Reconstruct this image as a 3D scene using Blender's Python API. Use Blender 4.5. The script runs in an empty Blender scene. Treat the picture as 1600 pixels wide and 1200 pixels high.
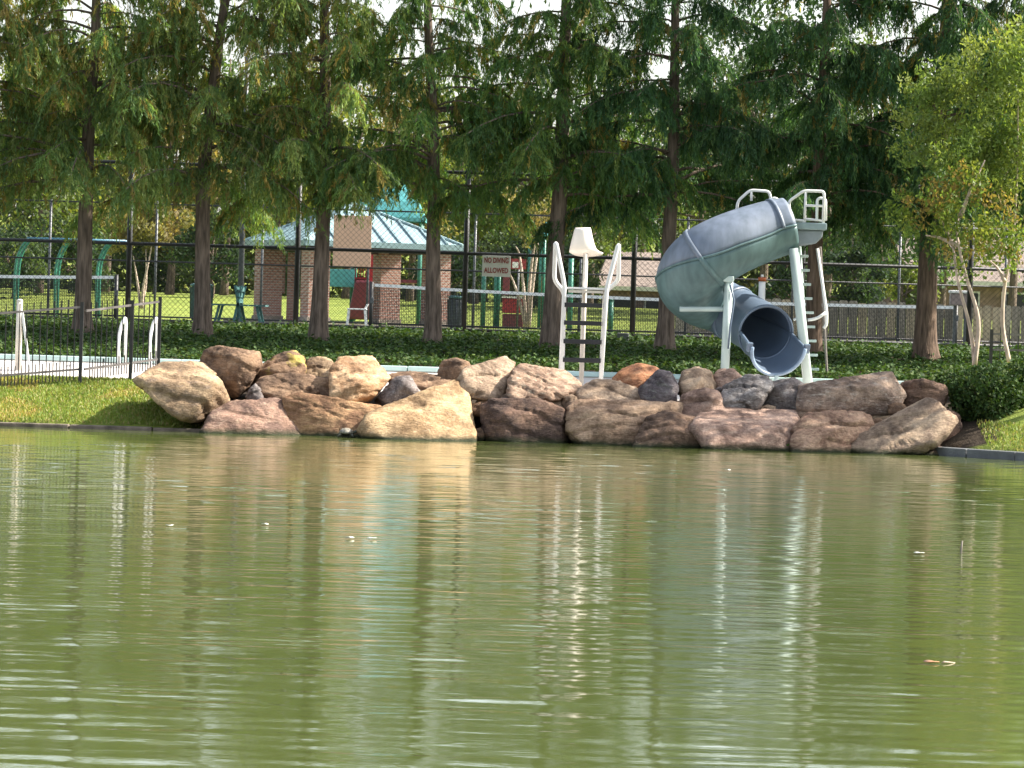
import bpy, bmesh, math, random
import numpy as np
from mathutils import Vector, Matrix, noise

random.seed(7)
RNG = np.random.default_rng(11)
scene = bpy.context.scene
COL = scene.collection

# ------------------------------------------------------------------ camera
FPX = 7216.0                       # focal length in photograph pixels (1600 wide)
ROLL, PITCH = 0.030, math.atan(100.0 / 7216.0)
CAM = Vector((0.0, 0.0, 1.9))
FWD = Vector((0, math.cos(PITCH), -math.sin(PITCH)))
UPV = Vector((0, math.sin(PITCH), math.cos(PITCH)))
RGT = Vector((1, 0, 0))
cx = RGT * math.cos(ROLL) + UPV * math.sin(ROLL)
cy = -RGT * math.sin(ROLL) + UPV * math.cos(ROLL)
cz = -FWD
camd = bpy.data.cameras.new('camera')
camd.sensor_width = 36.0
camd.lens = FPX / 1600.0 * 36.0
camd.clip_start, camd.clip_end = 0.5, 3000.0
cam = bpy.data.objects.new('camera', camd)
COL.objects.link(cam)
cam.matrix_world = Matrix(((cx.x, cy.x, cz.x, CAM.x), (cx.y, cy.y, cz.y, CAM.y), (cx.z, cy.z, cz.z, CAM.z), (0, 0, 0, 1)))
scene.camera = cam

# ------------------------------------------------------------------ sky, sun, exposure
SUN_EL, SUN_AZ = math.radians(41.0), math.radians(80.0)      # azimuth clockwise from +Y
world = bpy.data.worlds.new('World')
scene.world = world
world.use_nodes = True
wn = world.node_tree.nodes
sky = wn.new('ShaderNodeTexSky')
sky.sky_type = 'NISHITA'
sky.sun_disc = False
sky.sun_elevation, sky.sun_rotation = SUN_EL, SUN_AZ
sky.air_density, sky.dust_density, sky.ozone_density = 1.0, 2.0, 0.8
wn['Background'].inputs['Strength'].default_value = 0.135
hsv = wn.new('ShaderNodeHueSaturation')                          # pale, milky summer sky
hsv.inputs['Saturation'].default_value = 0.5
world.node_tree.links.new(sky.outputs[0], hsv.inputs['Color'])
world.node_tree.links.new(hsv.outputs[0], wn['Background'].inputs['Color'])
sund = bpy.data.lights.new('sun', 'SUN')
sund.energy, sund.angle, sund.color = 5.0, math.radians(0.53), (1.0, 0.93, 0.82)
sun = bpy.data.objects.new('sun', sund)
COL.objects.link(sun)
sdir = Vector((math.sin(SUN_AZ) * math.cos(SUN_EL), math.cos(SUN_AZ) * math.cos(SUN_EL), math.sin(SUN_EL)))
sun.rotation_euler = sdir.to_track_quat('Z', 'Y').to_euler()
sun.location = (30, 60, 40)
vs = scene.view_settings
vs.view_transform, vs.look, vs.gamma, vs.exposure = 'Standard', 'None', 1.0, 1.38
vs.use_curve_mapping = False
scene.cycles.use_denoising = True
scene.cycles.max_bounces = 8
scene.cycles.transparent_max_bounces = 8
scene.cycles.sample_clamp_indirect = 8.0


def P(px, py, d):
    """photograph pixel + distance along +Y -> world point"""
    u, v = px - 800.0, py - 600.0
    u2 = u * math.cos(ROLL) + v * math.sin(ROLL)
    v2 = -u * math.sin(ROLL) + v * math.cos(ROLL)
    r = FWD * FPX + RGT * u2 - UPV * v2
    return CAM + r * (d / r.y)


def PX(px, d, z):
    """world x of a photograph column at distance d and height z"""
    lo = P(px, 0, d); hi = P(px, 1200, d)
    t = (z - lo.z) / (hi.z - lo.z)
    return lo.x + (hi.x - lo.x) * t


# ------------------------------------------------------------------ materials
MATS = {}


def newmat(name):
    m = bpy.data.materials.new(name)
    m.use_nodes = True
    nt = m.node_tree
    return m, nt, nt.nodes, nt.links, nt.nodes['Principled BSDF']


def mat(name, col, rough=0.6, metal=0.0, var=0.15, scale=6.0, bump=0.0, bscale=40.0, stretch=(1, 1, 1), spec=0.5, col2=None, detail=5.0):
    """a base colour broken up by noise, with optional fine bump"""
    if name in MATS:
        return MATS[name]
    m, nt, N, L, b = newmat(name)
    tc = N.new('ShaderNodeTexCoord')
    mp = N.new('ShaderNodeMapping'); mp.inputs['Scale'].default_value = stretch
    L.new(tc.outputs['Object'], mp.inputs[0])
    nz = N.new('ShaderNodeTexNoise'); nz.inputs['Scale'].default_value = scale; nz.inputs['Detail'].default_value = detail
    L.new(mp.outputs[0], nz.inputs['Vector'])
    rp = N.new('ShaderNodeValToRGB')
    c2 = col2 or tuple(c * (1 - var * 1.6) for c in col)
    c1 = tuple(min(1, c * (1 + var)) for c in col)
    rp.color_ramp.elements[0].position, rp.color_ramp.elements[1].position = 0.32, 0.68
    rp.color_ramp.elements[0].color = (*c2, 1); rp.color_ramp.elements[1].color = (*c1, 1)
    L.new(nz.outputs['Fac'], rp.inputs[0]); L.new(rp.outputs[0], b.inputs['Base Color'])
    b.inputs['Roughness'].default_value = rough
    b.inputs['Metallic'].default_value = metal
    b.inputs['Specular IOR Level'].default_value = spec
    if bump:
        n2 = N.new('ShaderNodeTexNoise'); n2.inputs['Scale'].default_value = bscale; n2.inputs['Detail'].default_value = 6
        L.new(mp.outputs[0], n2.inputs['Vector'])
        bp = N.new('ShaderNodeBump'); bp.inputs['Strength'].default_value = bump; bp.inputs['Distance'].default_value = 0.03
        L.new(n2.outputs['Fac'], bp.inputs['Height']); L.new(bp.outputs[0], b.inputs['Normal'])
    MATS[name] = m
    return m


def leafmat(name, trans=0.4, rough=0.55, boost=1.0):
    """leaf colour from the leaf's own colour attribute, partly translucent"""
    if name in MATS:
        return MATS[name]
    m, nt, N, L, b = newmat(name)
    at = N.new('ShaderNodeAttribute'); at.attribute_name = 'leafcol'
    L.new(at.outputs['Color'], b.inputs['Base Color'])
    b.inputs['Roughness'].default_value = rough
    b.inputs['Specular IOR Level'].default_value = 0.3
    tr = N.new('ShaderNodeBsdfTranslucent')
    mu = N.new('ShaderNodeMix'); mu.data_type = 'RGBA'; mu.blend_type = 'MULTIPLY'; mu.inputs[0].default_value = 1.0
    mu.inputs[7].default_value = (1.25 * boost, 1.2 * boost, 0.55, 1)
    L.new(at.outputs['Color'], mu.inputs[6]); L.new(mu.outputs[2], tr.inputs[0])
    mx = N.new('ShaderNodeMixShader'); mx.inputs[0].default_value = trans
    L.new(b.outputs[0], mx.inputs[1]); L.new(tr.outputs[0], mx.inputs[2])
    L.new(mx.outputs[0], N['Material Output'].inputs['Surface'])
    MATS[name] = m
    return m


def rockmat(name, c1, c2, c3, scale=2.2, lichen=None, speck=0.5):
    m, nt, N, L, b = newmat(name)
    tc = N.new('ShaderNodeTexCoord')
    n1 = N.new('ShaderNodeTexNoise'); n1.inputs['Scale'].default_value = scale; n1.inputs['Detail'].default_value = 7; n1.inputs['Distortion'].default_value = 0.8
    L.new(tc.outputs['Object'], n1.inputs['Vector'])
    r1 = N.new('ShaderNodeValToRGB'); e = r1.color_ramp.elements
    e[0].position, e[0].color = 0.40, (*[c * 0.8 for c in c2], 1)
    e[1].position, e[1].color = 0.58, (*c1, 1)
    L.new(n1.outputs['Fac'], r1.inputs[0])
    mp = N.new('ShaderNodeMapping'); mp.inputs['Scale'].default_value = (1, 1, 2.6); mp.inputs['Rotation'].default_value = (0.2, 0.35, 0)
    L.new(tc.outputs['Object'], mp.inputs[0])
    n2 = N.new('ShaderNodeTexNoise'); n2.inputs['Scale'].default_value = scale * 3.2; n2.inputs['Detail'].default_value = 9; n2.inputs['Roughness'].default_value = 0.65
    L.new(mp.outputs[0], n2.inputs['Vector'])
    r2 = N.new('ShaderNodeValToRGB'); r2.color_ramp.elements[0].position, r2.color_ramp.elements[1].position = 0.52, 0.66
    L.new(n2.outputs['Fac'], r2.inputs[0])
    mx = N.new('ShaderNodeMix'); mx.data_type = 'RGBA'
    ml = N.new('ShaderNodeMath'); ml.operation = 'MULTIPLY'; ml.inputs[1].default_value = speck
    L.new(r2.outputs[0], ml.inputs[0]); L.new(ml.outputs[0], mx.inputs[0])
    L.new(r1.outputs[0], mx.inputs[6]); mx.inputs[7].default_value = (*c3, 1)
    last = mx.outputs[2]
    if lichen:
        n3 = N.new('ShaderNodeTexNoise'); n3.inputs['Scale'].default_value = 3.1; n3.inputs['Detail'].default_value = 4
        L.new(tc.outputs['Object'], n3.inputs['Vector'])
        r3 = N.new('ShaderNodeValToRGB'); r3.color_ramp.elements[0].position, r3.color_ramp.elements[1].position = 0.52, 0.58
        L.new(n3.outputs['Fac'], r3.inputs[0])
        m3 = N.new('ShaderNodeMix'); m3.data_type = 'RGBA'; L.new(r3.outputs[0], m3.inputs[0])
        L.new(last, m3.inputs[6]); m3.inputs[7].default_value = (*lichen, 1)
        last = m3.outputs[2]
    n6 = N.new('ShaderNodeTexNoise'); n6.inputs['Scale'].default_value = 22; n6.inputs['Detail'].default_value = 5; n6.inputs['Roughness'].default_value = 0.8
    L.new(tc.outputs['Object'], n6.inputs['Vector'])
    r6 = N.new('ShaderNodeValToRGB'); r6.color_ramp.elements[0].position, r6.color_ramp.elements[1].position = 0.36, 0.62
    r6.color_ramp.elements[0].color = (0.68, 0.66, 0.64, 1); r6.color_ramp.elements[1].color = (1.2, 1.2, 1.2, 1)
    L.new(n6.outputs['Fac'], r6.inputs[0])
    m6 = N.new('ShaderNodeMix'); m6.data_type = 'RGBA'; m6.blend_type = 'MULTIPLY'; m6.inputs[0].default_value = 1.0
    L.new(last, m6.inputs[6]); L.new(r6.outputs[0], m6.inputs[7]); last = m6.outputs[2]
    # dark weather stains
    n5 = N.new('ShaderNodeTexNoise'); n5.inputs['Scale'].default_value = 1.7; n5.inputs['Detail'].default_value = 8; n5.inputs['Roughness'].default_value = 0.7
    mp5 = N.new('ShaderNodeMapping'); mp5.inputs['Location'].default_value = (5, 3, 8); mp5.inputs['Scale'].default_value = (1.4, 1.4, 0.8)
    L.new(tc.outputs['Object'], mp5.inputs[0]); L.new(mp5.outputs[0], n5.inputs['Vector'])
    r5 = N.new('ShaderNodeValToRGB'); r5.color_ramp.elements[0].position, r5.color_ramp.elements[1].position = 0.36, 0.54
    r5.color_ramp.elements[0].color = (0.55, 0.51, 0.49, 1); r5.color_ramp.elements[1].color = (1.25, 1.23, 1.2, 1)
    L.new(n5.outputs['Fac'], r5.inputs[0])
    m5 = N.new('ShaderNodeMix'); m5.data_type = 'RGBA'; m5.blend_type = 'MULTIPLY'; m5.inputs[0].default_value = 1.0
    L.new(last, m5.inputs[6]); L.new(r5.outputs[0], m5.inputs[7]); last = m5.outputs[2]
    # wet, algae-stained foot just above the water line
    ge = N.new('ShaderNodeNewGeometry'); sx = N.new('ShaderNodeSeparateXYZ'); L.new(ge.outputs['Position'], sx.inputs[0])
    nw = N.new('ShaderNodeMath'); nw.operation = 'MULTIPLY_ADD'; nw.inputs[1].default_value = 0.12; L.new(n2.outputs['Fac'], nw.inputs[0]); L.new(sx.outputs['Z'], nw.inputs[2])
    mr = N.new('ShaderNodeMapRange'); mr.inputs['From Min'].default_value = 0.16; mr.inputs['From Max'].default_value = 0.08
    L.new(nw.outputs[0], mr.inputs[0])
    m4 = N.new('ShaderNodeMix'); m4.data_type = 'RGBA'; L.new(mr.outputs[0], m4.inputs[0])
    L.new(last, m4.inputs[6]); m4.inputs[7].default_value = (0.035, 0.04, 0.018, 1)
    L.new(m4.outputs[2], b.inputs['Base Color'])
    b.inputs['Roughness'].default_value = 0.8
    b.inputs['Specular IOR Level'].default_value = 0.25
    vo = N.new('ShaderNodeTexNoise'); vo.inputs['Scale'].default_value = 16; vo.inputs['Detail'].default_value = 10; vo.inputs['Roughness'].default_value = 0.7
    L.new(mp.outputs[0], vo.inputs['Vector'])
    bp = N.new('ShaderNodeBump'); bp.inputs['Strength'].default_value = 1.0; bp.inputs['Distance'].default_value = 0.05
    L.new(vo.outputs['Fac'], bp.inputs['Height']); L.new(bp.outputs[0], b.inputs['Normal'])
    return m


# ------------------------------------------------------------------ mesh helpers
OFF = {}


def tag(o, label=None, cat=None, group=None, kind=None):
    if label: o['label'] = label
    if cat: o['category'] = cat
    if group: o['group'] = group
    if kind: o['kind'] = kind
    return o


def link(name, me, m, parent=None, loc=None):
    o = bpy.data.objects.new(name, me)
    COL.objects.link(o)
    if m: me.materials.append(m)
    if parent is not None:
        o.parent = parent
        OFF[o.name] = OFF[parent.name]
    elif loc is not None:
        o.location = loc
        OFF[o.name] = Vector(loc)
    else:
        OFF[o.name] = Vector((0, 0, 0))
    return o


def empty(name, loc, label, cat, group=None, kind=None):
    o = bpy.data.objects.new(name, None)
    COL.objects.link(o)
    o.location = loc
    o.empty_display_size = 0.1
    OFF[o.name] = Vector(loc)
    return tag(o, label, cat, group, kind)


class MB:
    """collects world-space shapes and links them as one mesh"""
    def __init__(s):
        s.v, s.f, s.sm = [], [], []

    def add(s, verts, faces, smooth=False):
        n = len(s.v)
        s.v += [Vector(p) for p in verts]
        s.f += [tuple(i + n for i in f) for f in faces]
        s.sm += [smooth] * len(faces)
        return s

    def box(s, c, size, rz=0.0, ax=None):
        c = Vector(c); hx, hy, hz = size[0] / 2, size[1] / 2, size[2] / 2
        R = Matrix.Rotation(rz, 3, 'Z') if ax is None else ax
        vs_ = [c + R @ Vector((x, y, z)) for x in (-hx, hx) for y in (-hy, hy) for z in (-hz, hz)]
        return s.add(vs_, [(0, 1, 3, 2), (4, 6, 7, 5), (0, 4, 5, 1), (2, 3, 7, 6), (0, 2, 6, 4), (1, 5, 7, 3)])

    def bar(s, a, b, w, h):
        """box-section bar from a to b"""
        a, b = Vector(a), Vector(b); d = (b - a); l = d.length; d.normalize()
        up = Vector((0, 0, 1)) if abs(d.z) < 0.95 else Vector((0, 1, 0))
        x = d.cross(up).normalized(); z = x.cross(d)
        vs_ = [p + x * sx * w / 2 + z * sz * h / 2 for p in (a, b) for sx, sz in ((-1, -1), (1, -1), (1, 1), (-1, 1))]
        return s.add(vs_, [(0, 3, 2, 1), (4, 5, 6, 7), (0, 1, 5, 4), (1, 2, 6, 5), (2, 3, 7, 6), (3, 0, 4, 7)])

    def tube(s, path, r, n=10, cap=True, arc=None):
        """round tube along a path; r one radius or one for each point"""
        path = [Vector(p) for p in path]
        rs = r if isinstance(r, (list, tuple)) else [r] * len(path)
        t0 = (path[1] - path[0]).normalized()
        ref = Vector((0, 0, 1)) if abs(t0.z) < 0.9 else Vector((1, 0, 0))
        nx = t0.cross(ref).normalized()
        verts, faces = [], []
        for i, p in enumerate(path):
            if i == 0: t = path[1] - path[0]
            elif i == len(path) - 1: t = path[-1] - path[-2]
            else: t = path[i + 1] - path[i - 1]
            t.normalize()
            nx = (nx - t * nx.dot(t)).normalized(); ny = t.cross(nx)
            for k in range(n):
                a = 2 * math.pi * k / n
                verts.append(p + (nx * math.cos(a) + ny * math.sin(a)) * rs[i])
        for i in range(len(path) - 1):
            for k in range(n):
                k2 = (k + 1) % n
                faces.append((i * n + k, i * n + k2, (i + 1) * n + k2, (i + 1) * n + k))
        s.add(verts, faces, True)
        if cap:
            m = len(s.v) - len(verts)
            s.f.append(tuple(m + k for k in reversed(range(n)))); s.sm.append(False)
            s.f.append(tuple(m + (len(path) - 1) * n + k for k in range(n))); s.sm.append(False)
        return s

    def prism(s, pts, thick):
        """polygon extruded by the vector thick"""
        n = len(pts); t = Vector(thick)
        vs_ = [Vector(p) for p in pts] + [Vector(p) + t for p in pts]
        fs = [tuple(range(n)), tuple(range(2 * n - 1, n - 1, -1))]
        fs += [(i, (i + 1) % n + 0, (i + 1) % n + n, i + n)[::-1] for i in range(n)]
        return s.add(vs_, fs)

    def build(s, name, m, parent=None, bevel=0.0, loc=None):
        o0 = OFF[parent.name] if parent is not None else (Vector(loc) if loc is not None else Vector((0, 0, 0)))
        me = bpy.data.meshes.new(name)
        me.from_pydata([tuple(p - o0) for p in s.v], [], s.f)
        me.polygons.foreach_set('use_smooth', s.sm)
        if bevel:
            bm = bmesh.new(); bm.from_mesh(me)
            bmesh.ops.recalc_face_normals(bm, faces=bm.faces)
            es = [e for e in bm.edges if len(e.link_faces) == 2 and e.calc_face_angle(0) > 0.6]
            bmesh.ops.bevel(bm, geom=es, offset=bevel, segments=2, affect='EDGES', profile=0.6)
            bm.to_mesh(me); bm.free()
        else:
            bm = bmesh.new(); bm.from_mesh(me)
            bmesh.ops.recalc_face_normals(bm, faces=bm.faces)
            bm.to_mesh(me); bm.free()
        me.update()
        return link(name, me, m, parent, loc if parent is None else None)


def smooth_path(pts, n=8):
    """Catmull-Rom through pts"""
    pts = [Vector(p) for p in pts]
    q = [pts[0] * 2 - pts[1]] + pts + [pts[-1] * 2 - pts[-2]]
    out = []
    for i in range(1, len(q) - 2):
        for k in range(n):
            t = k / n
            a, b, c, d = q[i - 1], q[i], q[i + 1], q[i + 2]
            out.append(0.5 * ((2 * b) + (c - a) * t + (2 * a - 5 * b + 4 * c - d) * t * t + (3 * b - a - 3 * c + d) * t ** 3))
    out.append(pts[-1])
    return out


def round_path(pts, r=0.06, n=4):
    """polyline with rounded corners"""
    pts = [Vector(p) for p in pts]
    out = [pts[0]]
    for i in range(1, len(pts) - 1):
        a, b, c = pts[i - 1], pts[i], pts[i + 1]
        d1, d2 = (a - b), (c - b)
        k = min(r, d1.length * 0.45, d2.length * 0.45)
        p1, p2 = b + d1.normalized() * k, b + d2.normalized() * k
        for j in range(n + 1):
            t = j / n
            out.append(p1 * (1 - t) ** 2 + b * 2 * t * (1 - t) + p2 * t * t)
    out.append(pts[-1])
    return out


def leaves(name, c, d, w, ln, wd, col, m, parent=None, off=None):
    """N diamond leaves: centre c, long axis d, width axis w, sizes ln, wd, colour col (all arrays)"""
    n = len(c)
    o0 = np.array(OFF[parent.name]) if parent is not None else (np.array(off) if off is not None else np.zeros(3))
    d = d / np.maximum(np.linalg.norm(d, axis=1, keepdims=True), 1e-6)
    w = w - d * np.sum(w * d, axis=1, keepdims=True)
    w = w / np.maximum(np.linalg.norm(w, axis=1, keepdims=True), 1e-6)
    ln = np.asarray(ln).reshape(-1, 1) * np.ones((n, 1)); wd = np.asarray(wd).reshape(-1, 1) * np.ones((n, 1))
    v = np.empty((n, 4, 3))
    v[:, 0] = c - d * ln * 0.5
    v[:, 1] = c + w * wd * 0.5 + d * ln * 0.08
    v[:, 2] = c + d * ln * 0.5
    v[:, 3] = c - w * wd * 0.5 + d * ln * 0.08
    v = v.reshape(-1, 3) - o0
    me = bpy.data.meshes.new(name)
    me.vertices.add(4 * n); me.vertices.foreach_set('co', v.astype(np.float32).ravel())
    me.loops.add(4 * n); me.loops.foreach_set('vertex_index', np.arange(4 * n, dtype=np.int32))
    me.polygons.add(n)
    me.polygons.foreach_set('loop_start', np.arange(0, 4 * n, 4, dtype=np.int32))
    me.update(calc_edges=True)
    a = me.attributes.new('leafcol', 'FLOAT_COLOR', 'POINT')
    cc = np.ones((n, 4, 4), np.float32); cc[:, :, :3] = np.clip(col, 0, 1)[:, None, :]
    a.data.foreach_set('color', cc.ravel())
    return link(name, me, m, parent, off if parent is None else None)


def unit(n):
    v = RNG.normal(size=(n, 3))
    return v / np.linalg.norm(v, axis=1, keepdims=True)


# ------------------------------------------------------------------ terrain
WATER = 0.0


def shore(x):
    """distance of the pond's far edge at column x"""
    xs = [-300, 6.2, 6.8, 8.0, 9.5, 12, 20, 300]
    ys = [72.35, 72.35, 71.4, 69.6, 66.0, 58, 40, 40]
    return float(np.interp(x, xs, ys))


def smooth(t):
    t = max(0.0, min(1.0, t)); return t * t * (3 - 2 * t)


def ground_z(x, y):
    if y < 8:
        return float(np.interp(y, [-80, 0, 2.5, 7], [0.7, 0.35, 0.2, -1.0]))
    s = shore(x)
    if y < s - 0.01:
        return -1.0
    if x > 6.3:                                     # soil and grass bank below the shrub
        k = smooth((x - 6.3) / 0.5)
        near = float(np.interp(y - s, [0, 0.1, 1.6, 4.0, 7.0], [0.0, 0.09, 0.35, 0.75, 0.95]))
    elif x < -4.6:                                  # mown grass bank
        k = smooth((-4.6 - x) / 0.8)
        near = float(np.interp(y, [72.35, 72.6, 73.6, 75.0, 76.0, 79.3], [0.05, 0.09, 0.33, 0.64, 0.70, 0.62]))
    else:
        k, near = 0.0, 0.0
    rocky = float(np.interp(y, [72.35, 72.6, 73.4, 74.4, 79.3], [-0.6, -0.4, 0.3, 0.60, 0.62]))
    base = near * k + rocky * (1 - k)
    if y <= 79.3:
        return base
    return float(np.interp(y, [79.3, 79.55, 84, 87.4, 124.4, 136, 162, 213, 235, 600], [0.62, 1.0, 1.38, 1.58, 1.58, 1.64, 2.42, 2.7, 6.5, 9.0]))


def axis(breaks):
    out = []
    for a, b, st in breaks:
        n = max(1, round((b - a) / st)); out += [a + (b - a) * i / n for i in range(n)]
    return out + [breaks[-1][1]]


gx = axis([(-400, -60, 40), (-60, -14, 6), (-14, 14, 0.28), (14, 60, 4), (60, 400, 40)])
gy = axis([(-80, 8, 8), (8, 40, 8), (40, 64, 2), (64, 80, 0.25), (80, 90, 0.6), (90, 170, 6), (170, 250, 8), (250, 600, 60)])
gv = []
for y in gy:
    for x in gx:
        z = ground_z(x, y)
        if 72.4 < y < 88 and -14 < x < 14:
            z += 0.03 * noise.noise((x * 0.9, y * 0.9, 0.3))
        gv.append((x, y, z))
nx_ = len(gx)
gf = [(j * nx_ + i, j * nx_ + i + 1, (j + 1) * nx_ + i + 1, (j + 1) * nx_ + i) for j in range(len(gy) - 1) for i in range(nx_ - 1)]


def terrain_mat():
    m, nt, N, L, b = newmat('turf_and_soil')
    tc = N.new('ShaderNodeTexCoord')
    n1 = N.new('ShaderNodeTexNoise'); n1.inputs['Scale'].default_value = 0.7; n1.inputs['Detail'].default_value = 9; n1.inputs['Roughness'].default_value = 0.7
    L.new(tc.outputs['Object'], n1.inputs['Vector'])
    r1 = N.new('ShaderNodeValToRGB'); e = r1.color_ramp.elements
    e[0].position, e[0].color = 0.35, (0.12, 0.165, 0.03, 1)
    e[1].position, e[1].color = 0.65, (0.25, 0.29, 0.06, 1)
    L.new(n1.outputs['Fac'], r1.inputs[0])
    # bare soil behind and between the rocks, under the ivy and the shrub
    ge = N.new('ShaderNodeNewGeometry'); sx = N.new('ShaderNodeSeparateXYZ'); L.new(ge.outputs['Position'], sx.inputs[0])

    def rng(inp, a, b_):
        mr = N.new('ShaderNodeMapRange'); mr.inputs['From Min'].default_value = a; mr.inputs['From Max'].default_value = b_
        L.new(inp, mr.inputs[0]); return mr.outputs[0]

    def mul(a, b_):
        q = N.new('ShaderNodeMath'); q.operation = 'MULTIPLY'; L.new(a, q.inputs[0]); L.new(b_, q.inputs[1]); return q.outputs[0]
    wob = N.new('ShaderNodeMath'); wob.operation = 'MULTIPLY_ADD'; wob.inputs[1].default_value = 0.8
    L.new(n1.outputs['Fac'], wob.inputs[0]); L.new(sx.outputs['X'], wob.inputs[2])
    rock_zone = mul(rng(wob.outputs[0], -4.6, -4.4), rng(wob.outputs[0], 8.1, 7.9))
    soil = mul(rock_zone, mul(rng(sx.outputs['Y'], 71.2, 71.4), rng(sx.outputs['Y'], 88.2, 88.0)))
    ivy = mul(rng(sx.outputs['Y'], 79.0, 79.2), rng(sx.outputs['Y'], 88.0, 87.6))
    mxx = N.new('ShaderNodeMath'); mxx.operation = 'MAXIMUM'; L.new(soil, mxx.inputs[0]); L.new(ivy, mxx.inputs[1])
    m3 = N.new('ShaderNodeMix'); m3.data_type = 'RGBA'; L.new(mxx.outputs[0], m3.inputs[0])
    L.new(r1.outputs[0], m3.inputs[6]); m3.inputs[7].default_value = (0.045, 0.033, 0.022, 1)
    L.new(m3.outputs[2], b.inputs['Base Color'])
    b.inputs['Roughness'].default_value = 0.9; b.inputs['Specular IOR Level'].default_value = 0.15
    n2 = N.new('ShaderNodeTexNoise'); n2.inputs['Scale'].default_value = 25; n2.inputs['Detail'].default_value = 5
    L.new(tc.outputs['Object'], n2.inputs['Vector'])
    bp = N.new('ShaderNodeBump'); bp.inputs['Strength'].default_value = 0.6; bp.inputs['Distance'].default_value = 0.05
    L.new(n2.outputs['Fac'], bp.inputs['Height']); L.new(bp.outputs[0], b.inputs['Normal'])
    return m


tb = MB(); tb.add(gv, gf, True)
tag(tb.build('ground', terrain_mat()), kind='structure')


# ------------------------------------------------------------------ pond water
def water_mat():
    m, nt, N, L, b = newmat('pond_water')
    tc = N.new('ShaderNodeTexCoord')

    def nz(scale, stretch, detail=3.0, rough=0.5, off=(0, 0, 0)):
        mp = N.new('ShaderNodeMapping'); mp.inputs['Scale'].default_value = stretch; mp.inputs['Location'].default_value = off
        L.new(tc.outputs['Object'], mp.inputs[0])
        n = N.new('ShaderNodeTexNoise'); n.inputs['Scale'].default_value = scale; n.inputs['Detail'].default_value = detail; n.inputs['Roughness'].default_value = rough
        L.new(mp.outputs[0], n.inputs['Vector'])
        return n.outputs['Fac']
    col = nz(0.25, (1, 0.5, 1), 4)
    rp = N.new('ShaderNodeValToRGB'); e = rp.color_ramp.elements
    e[0].position, e[0].color = 0.3, (0.076, 0.098, 0.026, 1)
    e[1].position, e[1].color = 0.7, (0.094, 0.117, 0.033, 1)
    L.new(col, rp.inputs[0]); L.new(rp.outputs[0], b.inputs['Base Color'])
    b.inputs['Roughness'].default_value = 0.06
    b.inputs['IOR'].default_value = 1.33
    # ripples: a long lazy swell, small wind ripples, fine shimmer
    hs = [(nz(5.0, (0.6, 1.0, 1), 2, off=(3, 1, 0)), 0.0020), (nz(11.0, (0.6, 1.0, 1), 2, off=(7, 5, 0)), 0.0012)]
    acc = None
    for f, a in hs:
        q = N.new('ShaderNodeMath'); q.operation = 'MULTIPLY_ADD'; q.inputs[1].default_value = a
        L.new(f, q.inputs[0])
        if acc is None: q.inputs[2].default_value = 0.0
        else: L.new(acc, q.inputs[2])
        acc = q.outputs[0]
    pt = N.new('ShaderNodeMapRange'); pt.inputs['From Min'].default_value = 0.35; pt.inputs['From Max'].default_value = 0.65
    pt.inputs['To Min'].default_value = 0.35; pt.inputs['To Max'].default_value = 1.25
    L.new(nz(0.16, (1.0, 0.55, 1), 3, off=(2, 9, 0)), pt.inputs[0])
    pm_ = N.new('ShaderNodeMath'); pm_.operation = 'MULTIPLY'; L.new(acc, pm_.inputs[0]); L.new(pt.outputs[0], pm_.inputs[1]); acc = pm_.outputs[0]
    bp = N.new('ShaderNodeBump'); bp.inputs['Strength'].default_value = 1.0; bp.inputs['Distance'].default_value = 1.0
    L.new(acc, bp.inputs['Height']); L.new(bp.outputs[0], b.inputs['Normal'])
    return m


WX = np.concatenate([np.array([-200, -60, -30, -18]), np.arange(-13, 13.01, 0.15), np.array([18, 30, 60, 200])])
WY = np.concatenate([np.array([3.0, 8, 12, 15]), np.arange(17.0, 75.0, 0.05), np.array([76.0])])
gX, gY = np.meshgrid(WX, WY)
rw = np.random.default_rng(4)
hgt_ = np.zeros_like(gX)
for lam_lo, lam_hi, cnt, slope in ((1.2, 2.6, 9, 0.0035), (0.5, 1.2, 18, 0.0095), (0.32, 0.5, 20, 0.0180)):
    for _ in range(cnt):
        lam = rw.uniform(lam_lo, lam_hi); th_w = rw.normal(0, 0.72); k_ = 2 * math.pi / lam
        hgt_ += slope * math.sqrt(2.0 / cnt) / k_ * np.sin(k_ * (gX * math.sin(th_w) + gY * math.cos(th_w)) + rw.uniform(0, 6.28))
pat = 0.5 + 0.5 * np.sin(gX * 0.35 + 1.3 * np.sin(gY * 0.13) + 0.6) * np.sin(gY * 0.21 + 1.1 * np.sin(gX * 0.27)) 
calm = np.clip((72.6 - gY) / 3.2, 0.22, 1.0)                      # sheltered strip under the bank
edge = np.clip((13.0 - np.abs(gX)) / 2.0, 0, 1) * np.clip((gY - 16.5) / 1.5, 0, 1)
hgt_ *= (0.55 + 0.75 * pat) * calm * edge
nW = len(WX)
wv = np.stack([gX, gY, hgt_], -1).reshape(-1, 3).astype(np.float32)
ii = (np.arange(len(WY) - 1)[:, None] * nW + np.arange(nW - 1)[None, :]).ravel()
wf4 = np.stack([ii, ii + 1, ii + nW + 1, ii + nW], 1).astype(np.int32)
wme = bpy.data.meshes.new('pond_water')
wme.vertices.add(len(wv)); wme.vertices.foreach_set('co', wv.ravel())
wme.loops.add(wf4.size); wme.loops.foreach_set('vertex_index', wf4.ravel())
wme.polygons.add(len(wf4)); wme.polygons.foreach_set('loop_start', np.arange(0, wf4.size, 4, dtype=np.int32))
wme.update(calc_edges=True)
wme.polygons.foreach_set('use_smooth', np.ones(len(wf4), dtype=bool))
tag(link('pond_water', wme, water_mat()), kind='structure')

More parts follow.
